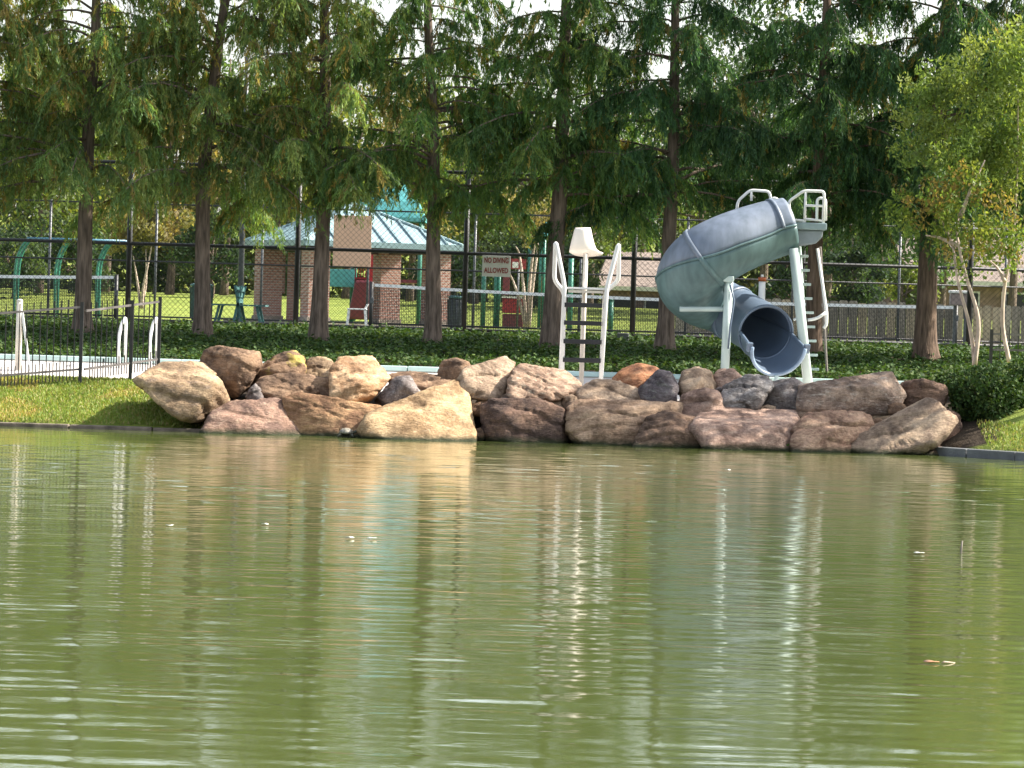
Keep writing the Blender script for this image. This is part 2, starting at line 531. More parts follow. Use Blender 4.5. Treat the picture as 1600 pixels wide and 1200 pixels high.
# ------------------------------------------------------------------ pond edging, pool deck, coping
M_conc = mat('weathered_concrete', (0.25, 0.215, 0.175), 0.85, scale=3, var=0.25, bump=0.4, bscale=30)
M_kerb = mat('stained_brown_concrete', (0.15, 0.12, 0.09), 0.85, scale=5, var=0.35, bump=0.5, bscale=20)
M_greyk = mat('grey_kerb_concrete', (0.12, 0.125, 0.13), 0.8, scale=3, var=0.2, bump=0.4, bscale=30)
edge_l = empty('pond_edging', (-6, 72.3, 0), 'pale concrete edging along the mown grass bank', 'edging')
xs = [-20, -16, -12, -10, -8.2, -6.9, -5.6, -4.55]
for a, b in zip(xs[:-1], xs[1:]):
    dz = random.uniform(-0.012, 0.012)
    MB().box(((a + b) / 2, 72.28, -0.185 + dz), (b - a - 0.02, 0.26, 0.49)).build('edging_slab', M_kerb, edge_l, bevel=0.02)
edge_r = empty('pond_edging', (8, 69.6, 0), 'dark grey concrete kerb curving beneath the shrub bank', 'edging')
pr = [(6.55, 71.95), (7.1, 71.0), (7.75, 70.05), (8.5, 68.6), (9.5, 66.0), (11, 61.3), (13, 55.7)]
for (xa, ya), (xb, yb) in zip(pr[:-1], pr[1:]):
    d = Vector((xb - xa, yb - ya, 0)); dn = d.normalized() * 0.012
    MB().bar(Vector((xa, ya, -0.14)) + dn, Vector((xb, yb, -0.14)) - dn, 0.24, 0.54).build('kerb_stone', M_greyk, edge_r, bevel=0.02)

M_deck = mat('pale_pool_concrete', (0.62, 0.57, 0.53), 0.8, scale=2, var=0.08, bump=0.2)
dk = MB()
dk.prism([(-4.4, 74.7, 0.45), (-4.4, 74.7, 0.68), (-4.4, 76.2, 0.68), (-4.4, 79.5, 0.985), (-4.4, 79.5, 0.45)], (11.4, 0, 0))
dk.prism([(-40, 76.2, 0.45), (-40, 76.2, 0.68), (-40, 79.5, 0.985), (-40, 79.5, 0.45)], (35.6, 0, 0))
tag(dk.build('pool_deck', M_deck), kind='structure')
M_cop = mat('pale_teal_coping', (0.48, 0.64, 0.61), 0.5, scale=3, var=0.12)
cop = empty('pool_coping', (0, 79.2, 0.9), 'pale teal raised coping running behind the boulders', 'coping')
for i in range(21):
    x0 = -20.0 + i * 1.3
    if x0 < 7.0:
        MB().box((x0 + 0.65, 79.35, 1.01), (1.288, 0.46, 0.085)).build('coping_block', M_cop, cop, bevel=0.02)
MB().box((-6.6, 79.36, 0.90), (27.4, 0.40, 0.14)).build('pool_wall', M_deck, cop)

# ------------------------------------------------------------------ tennis courts, concrete strip
M_court = mat('dull_green_court', (0.055, 0.075, 0.055), 0.9, scale=1, var=0.2)
MB().box((0, 106, 1.57), (90, 36, 0.12)).build('tennis_court', M_court)
tag(bpy.data.objects['tennis_court'], kind='structure')
MB().box((0, 87.72, 1.57), (90, 0.5, 0.16)).build('mowing_strip', M_conc)
tag(bpy.data.objects['mowing_strip'], kind='structure')


# ------------------------------------------------------------------ boulders
def boulder(outline, d, t, colors, label, scale=1.0, front=0.62, fsh=(0, 0), rough=0.010, seed=0, p=90, depthj=0.2, lichen=None, speck=0.5, mscale=2.2, tilt=None, sub=5):
    """a rock whose silhouette follows outline (photo pixels) at distance d, t metres deep"""
    rnd = random.Random(seed * 7 + 3)
    ol2 = list(outline)
    while len(ol2) > 7:                             # keep only the corners that matter
        ar = [abs((ol2[i][0] - ol2[i - 1][0]) * (ol2[(i + 1) % len(ol2)][1] - ol2[i - 1][1]) - (ol2[(i + 1) % len(ol2)][0] - ol2[i - 1][0]) * (ol2[i][1] - ol2[i - 1][1])) for i in range(len(ol2))]
        ol2.pop(ar.index(min(ar)))
    pts = [P(x, y, d) for x, y in ol2]
    cen = sum(pts, Vector()) / len(pts)
    zmin = min(q.z for q in pts); hgt = max(q.z for q in pts) - zmin
    hull = []
    wid = max(q.x for q in pts) - min(q.x for q in pts)
    fs_ = 0.58 + 0.42 * front
    tz, tx = (rnd.uniform(0.10, 0.34) if tilt is None else tilt[0]), (rnd.uniform(-0.28, 0.28) if tilt is None else tilt[1])
    for q in pts:
        f = q + Vector((fsh[0] * hgt * 0.15, 0, 0))
        f.y = d - t * 0.25 + t * (tz * (f.z - cen.z) / hgt * 2 + tx * (f.x - cen.x) / wid * 2)
        hull.append(f)
        g = cen + (q - cen) * 0.9; g.y = d + t * 0.6
        hull.append(g)
    core = cen + Vector((fsh[0] * hgt * 0.8 + rnd.uniform(-0.12, 0.12) * wid, 0, fsh[1] * hgt + rnd.uniform(-0.1, 0.05) * hgt))
    for _ in range(2):                              # the proud part of the front face
        q = rnd.choice(pts)
        f = core + (q - cen) * (fs_ * rnd.uniform(0.5, 0.85)); f.y = d - t * (0.45 + rnd.uniform(0, 0.12)) + t * tz * (f.z - cen.z) / hgt * 1.2
        hull.append(f)
    bm = bmesh.new()
    for q in hull: bm.verts.new(q - cen)
    bmesh.ops.convex_hull(bm, input=bm.verts)
    planes = []
    for f in bm.faces:
        f.normal_update()
        n = f.normal; o = n.dot(f.verts[0].co)
        if o < 0: n = -n; o = -o
        if o < 0.02: continue
        for k, (n2, o2, a2) in enumerate(planes):
            if n.dot(n2) > 0.965:
                if f.calc_area() > a2: planes[k] = (n.copy(), o, f.calc_area())
                break
        else:
            planes.append((n.copy(), o, f.calc_area()))
    bm.free()
    for _ in range(4):                              # broken corners
        n = Vector((rnd.gauss(0, 0.9), -abs(rnd.gauss(0.9, 0.5)), rnd.gauss(0.1, 0.8))).normalized()
        sup = max(n.dot(q - cen) for q in hull)
        planes.append((n, sup * rnd.uniform(0.80, 0.94), 0))
    if wid + hgt < 1.35: sub = min(sub, 4)
    bm = bmesh.new(); bmesh.ops.create_icosphere(bm, subdivisions=sub, radius=1.0)
    V = np.array([v.co[:] for v in bm.verts])
    ext = np.max(np.abs(np.array([(q - cen)[:] for q in hull])), axis=0)
    V = V * ext; V /= np.linalg.norm(V, axis=1, keepdims=True)
    NN = np.array([n[:] for n, o, a in planes]); OO = np.array([o for n, o, a in planes])
    q = np.maximum(V @ NN.T / OO, 0)
    r = np.sum(q ** p, axis=1) ** (-1.0 / p)
    wq = q ** 12; NV = wq @ NN; NV /= np.linalg.norm(NV, axis=1, keepdims=True)
    V = V * r[:, None] * 1.04
    size = float(np.mean(ext))
    strat = (rnd.uniform(-0.5, 0.5), 1.0, rnd.uniform(0.18, 0.40), rnd.uniform(0.035, 0.10))
    so = Vector((seed * 3.7, seed * 1.3, seed * 2.1))
    for v, c, nvec in zip(bm.verts, V, NV):
        w = Vector(c)
        nd_ = Vector(nvec)
        dsp = noise.fractal(w * (1.4 / size) + so, 1.0, 2.0, 3) * rough * size * 1.8
        sc_ = (w.z * strat[1] + w.x * strat[0] + w.y * 0.3) + 0.10 * noise.fractal(w * 2.3 + so, 1.0, 2.0, 3)
        fr = (sc_ / strat[2]) % 1.0
        ledge = (fr ** 7) * strat[3] * (0.35 + 0.65 * max(0.0, noise.noise(w * 1.9 + so * 3) + 0.35))
        pit = max(0.0, noise.noise(w * 5.2 + so) - 0.18) * 0.04
        fine = noise.fractal(w * 13 + so, 0.7, 2.1, 4) * 0.015
        v.co = w + nd_ * (dsp - ledge - pit + fine + 0.01)
    me = bpy.data.meshes.new('boulder'); bm.to_mesh(me); bm.free()
    me.polygons.foreach_set('use_smooth', [True] * len(me.polygons))
    key = ('rock', colors, lichen, speck, mscale)
    if key not in MATS: MATS[key] = rockmat('sandstone', *colors, scale=mscale, lichen=lichen, speck=speck)
    o = link('boulder', me, MATS[key], None, cen)
    return tag(o, label, 'boulder', 'boulders along the pond shore')


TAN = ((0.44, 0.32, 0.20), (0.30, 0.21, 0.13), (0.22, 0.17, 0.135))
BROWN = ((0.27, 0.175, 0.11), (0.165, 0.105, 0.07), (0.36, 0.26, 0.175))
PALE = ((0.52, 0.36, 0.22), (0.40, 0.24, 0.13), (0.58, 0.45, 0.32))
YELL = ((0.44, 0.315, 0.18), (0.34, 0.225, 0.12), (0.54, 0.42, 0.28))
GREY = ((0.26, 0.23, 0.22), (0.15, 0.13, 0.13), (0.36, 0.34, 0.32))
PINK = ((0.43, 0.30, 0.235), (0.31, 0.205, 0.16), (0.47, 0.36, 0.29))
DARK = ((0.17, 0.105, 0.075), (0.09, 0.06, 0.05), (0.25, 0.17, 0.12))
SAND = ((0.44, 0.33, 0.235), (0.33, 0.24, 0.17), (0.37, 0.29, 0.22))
LICH = (0.45, 0.36, 0.10)
B = boulder
B([(210, 594), (222, 581), (255, 566), (300, 567), (332, 585), (346, 605), (357, 628), (345, 645), (320, 656), (285, 656), (270, 645), (238, 625), (214, 603)], 72.9, 1.5, TAN, 'big tan slab overhanging the grass at the left end of the boulders', front=0.55, fsh=(0.25, 0.0), seed=1, tilt=(0.35, 0.30), speck=0.7)
B([(309, 563), (320, 548), (340, 541), (380, 543), (405, 551), (409, 570), (398, 592), (385, 609), (368, 622), (350, 612), (336, 592), (312, 574)], 73.6, 1.1, BROWN, 'tall reddish brown boulder standing behind the big tan slab', front=0.72, fsh=(0, 0.02), seed=2, tilt=(0.12, -0.12))
B([(318, 668), (330, 645), (362, 627), (400, 621), (432, 624), (455, 632), (470, 643), (478, 668), (476, 690), (322, 690)], 72.35, 1.1, ((0.30, 0.19, 0.14), (0.19, 0.12, 0.095), (0.46, 0.35, 0.26)), 'rounded dark red boulder at the waterline with pale side beside the turtle rocks', front=0.6, fsh=(-0.12, -0.05), seed=3, tilt=(0.30, 0.20))
B([(388, 612), (400, 590), (416, 569), (440, 552), (460, 547), (476, 560), (479, 578), (470, 600), (430, 604), (405, 612)], 73.9, 0.9, BROWN, 'leaning brown slab with yellow lichen on its top', front=0.6, fsh=(-0.1, -0.1), seed=4, lichen=LICH)
B([(474, 582), (481, 561), (500, 558), (518, 563), (524, 580), (520, 602), (476, 602)], 74.2, 0.7, TAN, 'small tan block tucked between lichen slab and bright boulder', front=0.7, seed=5)
B([(398, 606), (408, 590), (450, 583), (490, 587), (517, 592), (522, 622), (480, 636), (440, 634), (412, 620)], 73.15, 0.9, BROWN, 'wide brown block lying under the lichen slab', front=0.7, fsh=(0, -0.08), seed=6)
B([(384, 620), (392, 605), (399, 600), (410, 613), (412, 628), (388, 630)], 72.75, 0.3, GREY, 'little grey wedge stone between two big left boulders', front=0.6, seed=7)
B([(515, 606), (518, 577), (530, 559), (552, 553), (580, 557), (601, 571), (609, 590), (602, 606), (582, 624), (552, 632), (520, 624)], 73.2, 1.3, PALE, 'bright cream boulder with sunlit top and flat brown front', front=0.66, fsh=(-0.05, -0.2), seed=8, tilt=(0.38, 0.12), speck=0.25)
B([(590, 620), (604, 600), (620, 588), (640, 588), (656, 604), (659, 618), (642, 632), (618, 640), (600, 634)], 72.95, 0.6, GREY, 'grey speckled angular rock between cream and yellow boulders', front=0.6, fsh=(0.05, 0), seed=9, speck=0.9, mscale=4)
B([(444, 622), (470, 614), (500, 621), (545, 632), (600, 636), (604, 690), (462, 690), (452, 650)], 72.55, 0.9, ((0.36, 0.22, 0.12), (0.25, 0.14, 0.08), (0.46, 0.32, 0.18)), 'long low golden ledge behind the turtle', front=0.8, fsh=(0, -0.14), seed=10)
B([(564, 672), (574, 648), (600, 640), (640, 624), (664, 613), (692, 604), (716, 601), (731, 614), (742, 650), (748, 672), (744, 692), (580, 692), (567, 684)], 72.3, 1.4, YELL, 'big golden yellow pitted boulder at the waterline', front=0.5, fsh=(-0.05, -0.22), seed=11, tilt=(0.42, 0.22), rough=0.03)
B([(684, 580), (692, 564), (712, 560), (732, 566), (738, 580), (724, 596), (690, 596)], 74.0, 0.7, BROWN, 'small dark brown rock on the deck edge above golden boulder', front=0.7, seed=12)
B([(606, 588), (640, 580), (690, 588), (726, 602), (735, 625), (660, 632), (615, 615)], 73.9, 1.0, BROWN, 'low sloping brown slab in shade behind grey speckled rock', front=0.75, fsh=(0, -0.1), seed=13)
B([(713, 600), (728, 575), (755, 562), (790, 558), (804, 567), (798, 592), (792, 618), (760, 626), (725, 620)], 73.3, 1.0, SAND, 'grooved grey brown block left of the flat topped one', front=0.72, fsh=(-0.06, -0.05), seed=14, tilt=(0.20, 0.28), speck=0.8, mscale=3)
B([(793, 616), (796, 580), (815, 569), (850, 571), (882, 580), (905, 598), (906, 622), (860, 628), (810, 626)], 73.2, 1.1, ((0.40, 0.28, 0.20), (0.27, 0.18, 0.13), (0.40, 0.36, 0.28)), 'flat topped pale pink block left of the lifeguard chair foot', front=0.68, fsh=(-0.02, -0.16), seed=15, tilt=(0.34, 0.20), speck=0.7, mscale=3.4)
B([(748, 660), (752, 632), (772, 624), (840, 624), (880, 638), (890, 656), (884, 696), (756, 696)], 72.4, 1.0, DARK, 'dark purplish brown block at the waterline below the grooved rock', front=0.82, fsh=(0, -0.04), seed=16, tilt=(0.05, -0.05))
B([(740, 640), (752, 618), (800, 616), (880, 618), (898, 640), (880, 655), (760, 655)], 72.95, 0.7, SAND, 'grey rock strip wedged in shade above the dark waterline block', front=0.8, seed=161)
B([(900, 610), (930, 594), (970, 596), (1002, 610), (1014, 630), (960, 640), (904, 634)], 73.15, 0.9, SAND, 'smooth tan wedge rock in front of the lifeguard chair', front=0.72, fsh=(-0.05, -0.06), seed=17)
B([(956, 592), (974, 576), (1000, 568), (1027, 575), (1030, 592), (1004, 612), (966, 606)], 73.8, 0.9, ((0.42, 0.20, 0.10), (0.25, 0.11, 0.06), (0.48, 0.30, 0.18)), 'orange rust coloured boulder right of the lifeguard chair', front=0.6, fsh=(0.0, -0.1), seed=18, tilt=(0.35, 0.20))
B([(998, 608), (1010, 590), (1030, 578), (1049, 582), (1060, 606), (1056, 628), (1020, 632), (1002, 624)], 73.0, 0.8, ((0.17, 0.15, 0.16), (0.09, 0.075, 0.085), (0.30, 0.31, 0.28)), 'dark bluish grey angular rock in front of the orange boulder', front=0.6, fsh=(-0.05, 0.1), seed=19, p=60)
B([(884, 668), (888, 637), (905, 625), (950, 630), (1000, 630), (1045, 619), (1070, 628), (1066, 660), (1050, 698), (900, 698), (884, 686)], 72.45, 1.1, ((0.40, 0.28, 0.19), (0.32, 0.215, 0.145), (0.46, 0.35, 0.26)), 'large pale tan waterline boulder below the tan wedge rock', front=0.78, fsh=(0.0, -0.06), seed=20, tilt=(0.22, 0.12), speck=0.4)
B([(1058, 606), (1068, 580), (1090, 573), (1110, 580), (1118, 600), (1108, 626), (1064, 624)], 73.4, 0.9, SAND, 'upright tan block left of the slide support foot', front=0.7, seed=21)
B([(1110, 596), (1124, 577), (1146, 577), (1158, 590), (1150, 612), (1128, 622), (1112, 612)], 73.7, 0.8, PINK, 'rounded pink tan rock at the slide support foot', front=0.65, seed=22)
B([(1058, 650), (1066, 618), (1098, 606), (1122, 612), (1132, 640), (1128, 660), (1070, 664)], 72.75, 0.8, PINK, 'blocky pinkish rock stacked under the upright tan block', front=0.7, fsh=(0, 0.02), seed=23)
B([(1122, 632), (1130, 604), (1146, 590), (1170, 585), (1202, 590), (1208, 604), (1196, 628), (1178, 644), (1146, 642)], 73.1, 1.0, ((0.27, 0.25, 0.24), (0.17, 0.155, 0.15), (0.36, 0.34, 0.33)), 'grey lichen covered boulder below the slide tube', front=0.6, fsh=(0.05, -0.12), seed=24, tilt=(0.25, 0.10), speck=0.9, mscale=4)
B([(984, 706), (1000, 678), (1012, 652), (1042, 643), (1080, 652), (1112, 666), (1120, 690), (1118, 714), (990, 712)], 71.95, 1.1, ((0.24, 0.155, 0.105), (0.13, 0.085, 0.06), (0.34, 0.24, 0.17)), 'dark notched brown boulder jutting furthest into the water', front=0.55, fsh=(-0.1, -0.12), seed=25, tilt=(0.30, 0.10))
B([(1078, 668), (1092, 648), (1140, 638), (1205, 640), (1246, 643), (1250, 662), (1230, 694), (1226, 706), (1100, 706), (1096, 690)], 72.35, 1.5, PINK, 'wide flat pink ledge sloping to the water below slide', front=0.8, fsh=(0.0, -0.28), seed=26, tilt=(0.48, 0.12), speck=0.6)
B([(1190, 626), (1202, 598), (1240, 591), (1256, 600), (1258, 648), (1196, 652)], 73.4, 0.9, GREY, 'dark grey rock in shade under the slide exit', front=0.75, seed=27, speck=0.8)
B([(1244, 648), (1247, 602), (1290, 592), (1340, 589), (1400, 596), (1413, 618), (1396, 646), (1330, 650), (1280, 652)], 73.1, 1.0, ((0.34, 0.25, 0.19), (0.21, 0.155, 0.125), (0.40, 0.35, 0.30)), 'long grey brown capping boulder right of the slide', front=0.8, fsh=(0, -0.08), seed=28, tilt=(0.15, 0.15), speck=0.7)
B([(1402, 620), (1410, 598), (1440, 593), (1474, 602), (1482, 622), (1460, 642), (1416, 646)], 73.5, 0.9, ((0.22, 0.14, 0.10), (0.13, 0.085, 0.07), (0.34, 0.22, 0.15)), 'brown end rock of the top row beside the shrub', front=0.7, seed=29)
B([(1224, 706), (1238, 668), (1264, 645), (1330, 642), (1362, 650), (1366, 668), (1344, 690), (1330, 712), (1230, 712)], 72.1, 1.1, ((0.42, 0.28, 0.195), (0.30, 0.185, 0.13), (0.54, 0.40, 0.27)), 'reddish orange boulder left of the tilted wedge slab', front=0.55, fsh=(-0.05, -0.12), seed=30, tilt=(0.32, 0.22))
B([(1314, 706), (1340, 680), (1398, 645), (1452, 621), (1476, 629), (1482, 652), (1450, 690), (1400, 720), (1325, 718)], 71.95, 1.0, ((0.40, 0.30, 0.21), (0.28, 0.205, 0.15), (0.30, 0.25, 0.20)), 'tilted tan wedge slab at the right end of the boulders', front=0.62, fsh=(0.18, -0.22), seed=31, tilt=(0.42, -0.12), p=60, speck=0.3)
B([(1452, 690), (1462, 650), (1480, 638), (1500, 650), (1506, 690), (1480, 706)], 72.75, 0.8, DARK, 'dark shaded rock between wedge slab and shrub', front=0.7, seed=32)
B([(1380, 712), (1396, 696), (1440, 690), (1470, 698), (1478, 716), (1400, 722)], 71.8, 0.5, DARK, 'low dark stone at the waterline right of wedge slab', front=0.7, seed=33)


# rubble wedged into the gaps of the boulder bank
rr_ = random.Random(91)
RUB = ['under the tall brown boulder', 'under the small tan block', 'left of the cream boulder foot', 'under the grey speckled rock', 'above the golden boulder', 'behind the golden boulder peak', 'right of the golden boulder', 'under the grooved block', 'under the smooth tan wedge', 'under the dark bluish rock', 'left of the upright tan block', 'below the slide support rock', 'above the flat pink ledge', 'under the grey lichen boulder', 'left below the long capping boulder', 'under the long capping boulder end', 'above the tilted wedge slab', 'at the waterline beside the dark block', 'left above the pink ledge', 'between cream and speckled rocks']
for lb_, (px, py, d) in zip(RUB, [(362, 640, 72.6), (486, 612, 72.9), (528, 636, 72.8), (612, 640, 72.7), (664, 622, 73.0), (706, 606, 73.2), (744, 640, 72.7), (790, 628, 72.8), (892, 628, 72.8), (1006, 640, 72.6), (1066, 612, 73.2), (1124, 616, 73.2), (1120, 650, 72.7), (1200, 644, 72.8), (1252, 650, 72.7), (1402, 640, 72.8), (1370, 662, 72.4), (746, 680, 72.2), (1086, 640, 72.7), (598, 628, 73.0)]):
    r_ = rr_.uniform(9, 17); k_ = rr_.randint(6, 8)
    ol_ = [(px + r_ * rr_.uniform(0.75, 1.2) * math.cos(2 * math.pi * j / k_), py + r_ * 0.75 * rr_.uniform(0.75, 1.2) * math.sin(2 * math.pi * j / k_)) for j in range(k_)]
    o = boulder(ol_, d, 0.3, rr_.choice((TAN, GREY, SAND, BROWN)), 'small rubble stone wedged ' + lb_, seed=200 + int(px), sub=3)
    o.name = 'rubble_stone'; tag(o, None, 'stone', 'rubble between the boulders')

# ------------------------------------------------------------------ iron pool fence (left) and right-hand remnant
M_iron = mat('black_painted_iron', (0.022, 0.020, 0.020), 0.45, var=0.3)
M_iron_b = mat('bronze_iron_highlight_tone', (0.13, 0.115, 0.11), 0.45, var=0.3)  # bronze rail paint lightened, the top rail's highlight put into its colour


def picket_fence(name, a, b, za, zb, h, label, end_a=True, end_b=True, pick=0.115, double=True, posts=()):
    """picket panel from a to b (xy), base heights za, zb"""
    a, b = Vector((a[0], a[1], 0)), Vector((b[0], b[1], 0))
    L_ = (b - a).length; dr = (b - a) / L_

    def at(s, zz):
        return a + dr * s + Vector((0, 0, za + (zb - za) * s / L_ + zz))
    root = empty(name, at(0, 0), label, 'fence')
    for zz in (h - 0.13, 0.22):
        MB().bar(at(0, zz), at(L_, zz), 0.03, 0.035).build('rail', M_iron_b, root)
    n = int(L_ / pick)
    for i in range(1, n):
        s = L_ * i / n
        MB().bar(at(s, 0.05), at(s, h), 0.017, 0.017).build('picket', M_iron, root)
        if double and i < n:
            MB().bar(at(s + L_ / n / 2, 0.05), at(s + L_ / n / 2, 0.36), 0.017, 0.017).build('picket', M_iron, root)
    for s in ([0.0] if end_a else []) + ([L_] if end_b else []) + list(posts):
        MB().bar(at(s, -0.25), at(s, h - 0.05), 0.055, 0.055).build('post', M_iron, root)
    return root


pc = P(125, 598, 75.0)
pl = P(-60, 600, 74.2)
picket_fence('picket_fence', (pc.x, 75.0), (pl.x, 74.3), pc.z, pc.z - 0.2, 1.36, 'black iron picket fence section running off the left edge', True, True)
pe = P(247, 582, 76.2)
picket_fence('picket_fence', (pc.x + 0.06, 75.03), (pe.x, 76.2), pc.z, pe.z, 1.30, 'black iron picket fence section ending at the tan slab', False, True, posts=(1.0,))
ra, rb = P(1548, 566, 79.8), P(1660, 570, 79.8)
picket_fence('picket_fence', (ra.x, 79.8), (rb.x, 79.8), ra.z, ra.z, 0.62, 'short black iron fence behind the shrub at right', True, True, pick=0.14, double=False)

# pale pole with a leaning brace, on the deck behind the fence
M_cream = mat('cream_painted_steel', (0.66, 0.60, 0.52), 0.45, var=0.08)
M_white = mat('white_painted_steel', (0.72, 0.72, 0.70), 0.35, var=0.06)
q0 = P(28, 580, 77.6)
pp = empty('braced_pole', (q0.x, 77.6, 0.80), 'cream pole with a slanted brace behind the iron fence', 'pole')
t0 = P(31, 470, 77.6)
MB().tube([(q0.x, 77.6, 0.78), (t0.x, 77.6, t0.z)], [0.055, 0.05], 12).build('pole', M_cream, pp)
MB().tube([(t0.x, 77.6, t0.z), (t0.x, 77.6, t0.z + 0.03)], [0.06, 0.03], 12).build('cap', M_white, pp)
b1, b2 = P(35, 488, 77.6), P(48, 562, 77.6)
MB().bar(b1, (b2.x, 77.5, 0.80), 0.035, 0.06).build('brace', M_white, pp)

# pool grab rails
for i, (x, lab) in enumerate([(192, 'white bent pool grab rail nearer the fence post'), (241, 'white bent pool grab rail at the fence end')]):
    d = 78.6
    top = P(x + 3, 497, d); bx = P(x - 6, 540, d); ft = P(x - 4, 557, d); ft2 = P(x + 2, 557, d)
    g = empty('grab_rail', (ft2.x, d, 0.80), lab, 'grab rail', 'pool grab rails')
    path = round_path([(ft.x, d - 0.1, 0.78), P(x - 7, 530, d - 0.1), P(x - 2, 506, d - 0.05), (top.x, d, top.z), (top.x, d + 0.25, top.z - 0.02), (ft2.x, d + 0.3, 0.78)], 0.12, 5)
    MB().tube(path, 0.028, 10).build('rail', M_white, g)
    MB().tube([(ft.x, d - 0.1, 0.795), (ft.x, d - 0.1, 0.82)], 0.06, 12).build('flange', M_white, g)
    MB().tube([(ft2.x, d + 0.3, 0.795), (ft2.x, d + 0.3, 0.82)], 0.06, 12).build('flange', M_white, g)


# ------------------------------------------------------------------ chain-link court fences
M_blk = mat('black_vinyl_steel', (0.014, 0.014, 0.015), 0.5, var=0.2)
M_wire = mat('black_vinyl_wire', (0.018, 0.018, 0.018), 0.6, var=0.2)
M_gpost = mat('grey_galvanised_steel', (0.10, 0.105, 0.11), 0.45, metal=0.3, var=0.2)


def wire_panel(x0, x1, y, z0, z1, pitch, w):
    mb = MB(); H = z1 - z0; W = x1 - x0
    vs_, fs = [], []
    k = -H
    while k < W:
        for sgn in (1, -1):
            # line from (k, 0) rising at 45 degrees, clipped to the panel
            a0, a1 = max(0.0, -k), min(H, W - k)
            if a1 - a0 > 0.02:
                pa = (x0 + k + a0, z0 + (a0 if sgn > 0 else H - a0)); pb = (x0 + k + a1, z0 + (a1 if sgn > 0 else H - a1))
                dx, dz = (-w * 0.707 * sgn, w * 0.707)
                yy = y + 0.004 * sgn
                n = len(vs_)
                vs_ += [(pa[0] - dx / 2, yy, pa[1] - dz / 2), (pb[0] - dx / 2, yy, pb[1] - dz / 2), (pb[0] + dx / 2, yy, pb[1] + dz / 2), (pa[0] + dx / 2, yy, pa[1] + dz / 2)]
                fs.append((n, n + 1, n + 2, n + 3))
        k += pitch
    mb.add(vs_, fs)
    return mb


def court_fence(y, xs, z0, z1, rails, label, pitch, w, prad, pm, rr):
    root = empty('chain_link_fence', (xs[0], y, z0), label, 'fence')
    for x in xs:
        MB().tube([(x, y + 0.05, z0 - 0.2), (x, y + 0.05, z1 + 0.05)], prad, 10).build('post', pm, root)
        MB().tube([(x, y + 0.05, z1 + 0.05), (x, y + 0.05, z1 + 0.09)], [prad * 1.15, prad * 0.3], 10).build('post_cap', pm, root)
    for z in rails:
        MB().tube([(xs[0], y + 0.03, z), (xs[-1], y + 0.03, z)], rr, 8).build('rail', M_blk, root)
    for a, b in zip(xs[:-1], xs[1:]):
        o = wire_panel(a, b, y, z0 + 0.02, z1, pitch, w).build('wire_mesh', M_wire, root)
        o['kind'] = 'stuff'
    return root


near_z0, near_z1 = 1.63, 4.68
nxs = [PX(465 + 263 * k, 88, 3.1) for k in range(-3, 7)]
NEAR_FENCE = court_fence(88.0, nxs, near_z0, near_z1, (near_z0 + 0.05, 3.14, near_z1), 'near tall black chain link tennis court fence behind the trees', 0.105, 0.0045, 0.054, M_blk, 0.033)
far_d = 123.0
fxs = [PX(77 + 166 * k, far_d, 3.1) for k in range(-2, 12)]
court_fence(far_d, fxs, 1.63, 4.70, (1.7, 3.17, 4.70), 'far chain link tennis court fence in front of the playground', 0.14, 0.004, 0.035, M_gpost, 0.022)

# tall grey lamp post beside the pavilion
lp = P(375, 480, 121.5)
lpo = empty('lamp_post', (lp.x, 121.5, 1.63), 'tall grey lamp post left of the pavilion', 'lamp post')
MB().tube([(lp.x, 121.5, 1.5), (lp.x + 0.0, 121.5, 8.6)], [0.085, 0.06], 12).build('pole', M_gpost, lpo)
MB().tube([(lp.x, 121.5, 8.5), (lp.x + 0.5, 121.5, 8.7), (lp.x + 1.0, 121.5, 8.72)], 0.03, 8).build('arm', M_gpost, lpo)
MB().box((lp.x + 1.2, 121.5, 8.7), (0.5, 0.25, 0.12)).build('lamp_head', M_gpost, lpo, bevel=0.03)
MB().box((lp.x, 121.5, 1.7), (0.3, 0.3, 0.14)).build('base', M_gpost, lpo, bevel=0.02)

# ------------------------------------------------------------------ tennis nets
M_net = mat('black_net_cord', (0.02, 0.02, 0.022), 0.8)
M_band = mat('white_net_tape', (0.72, 0.72, 0.72), 0.7, var=0.06)


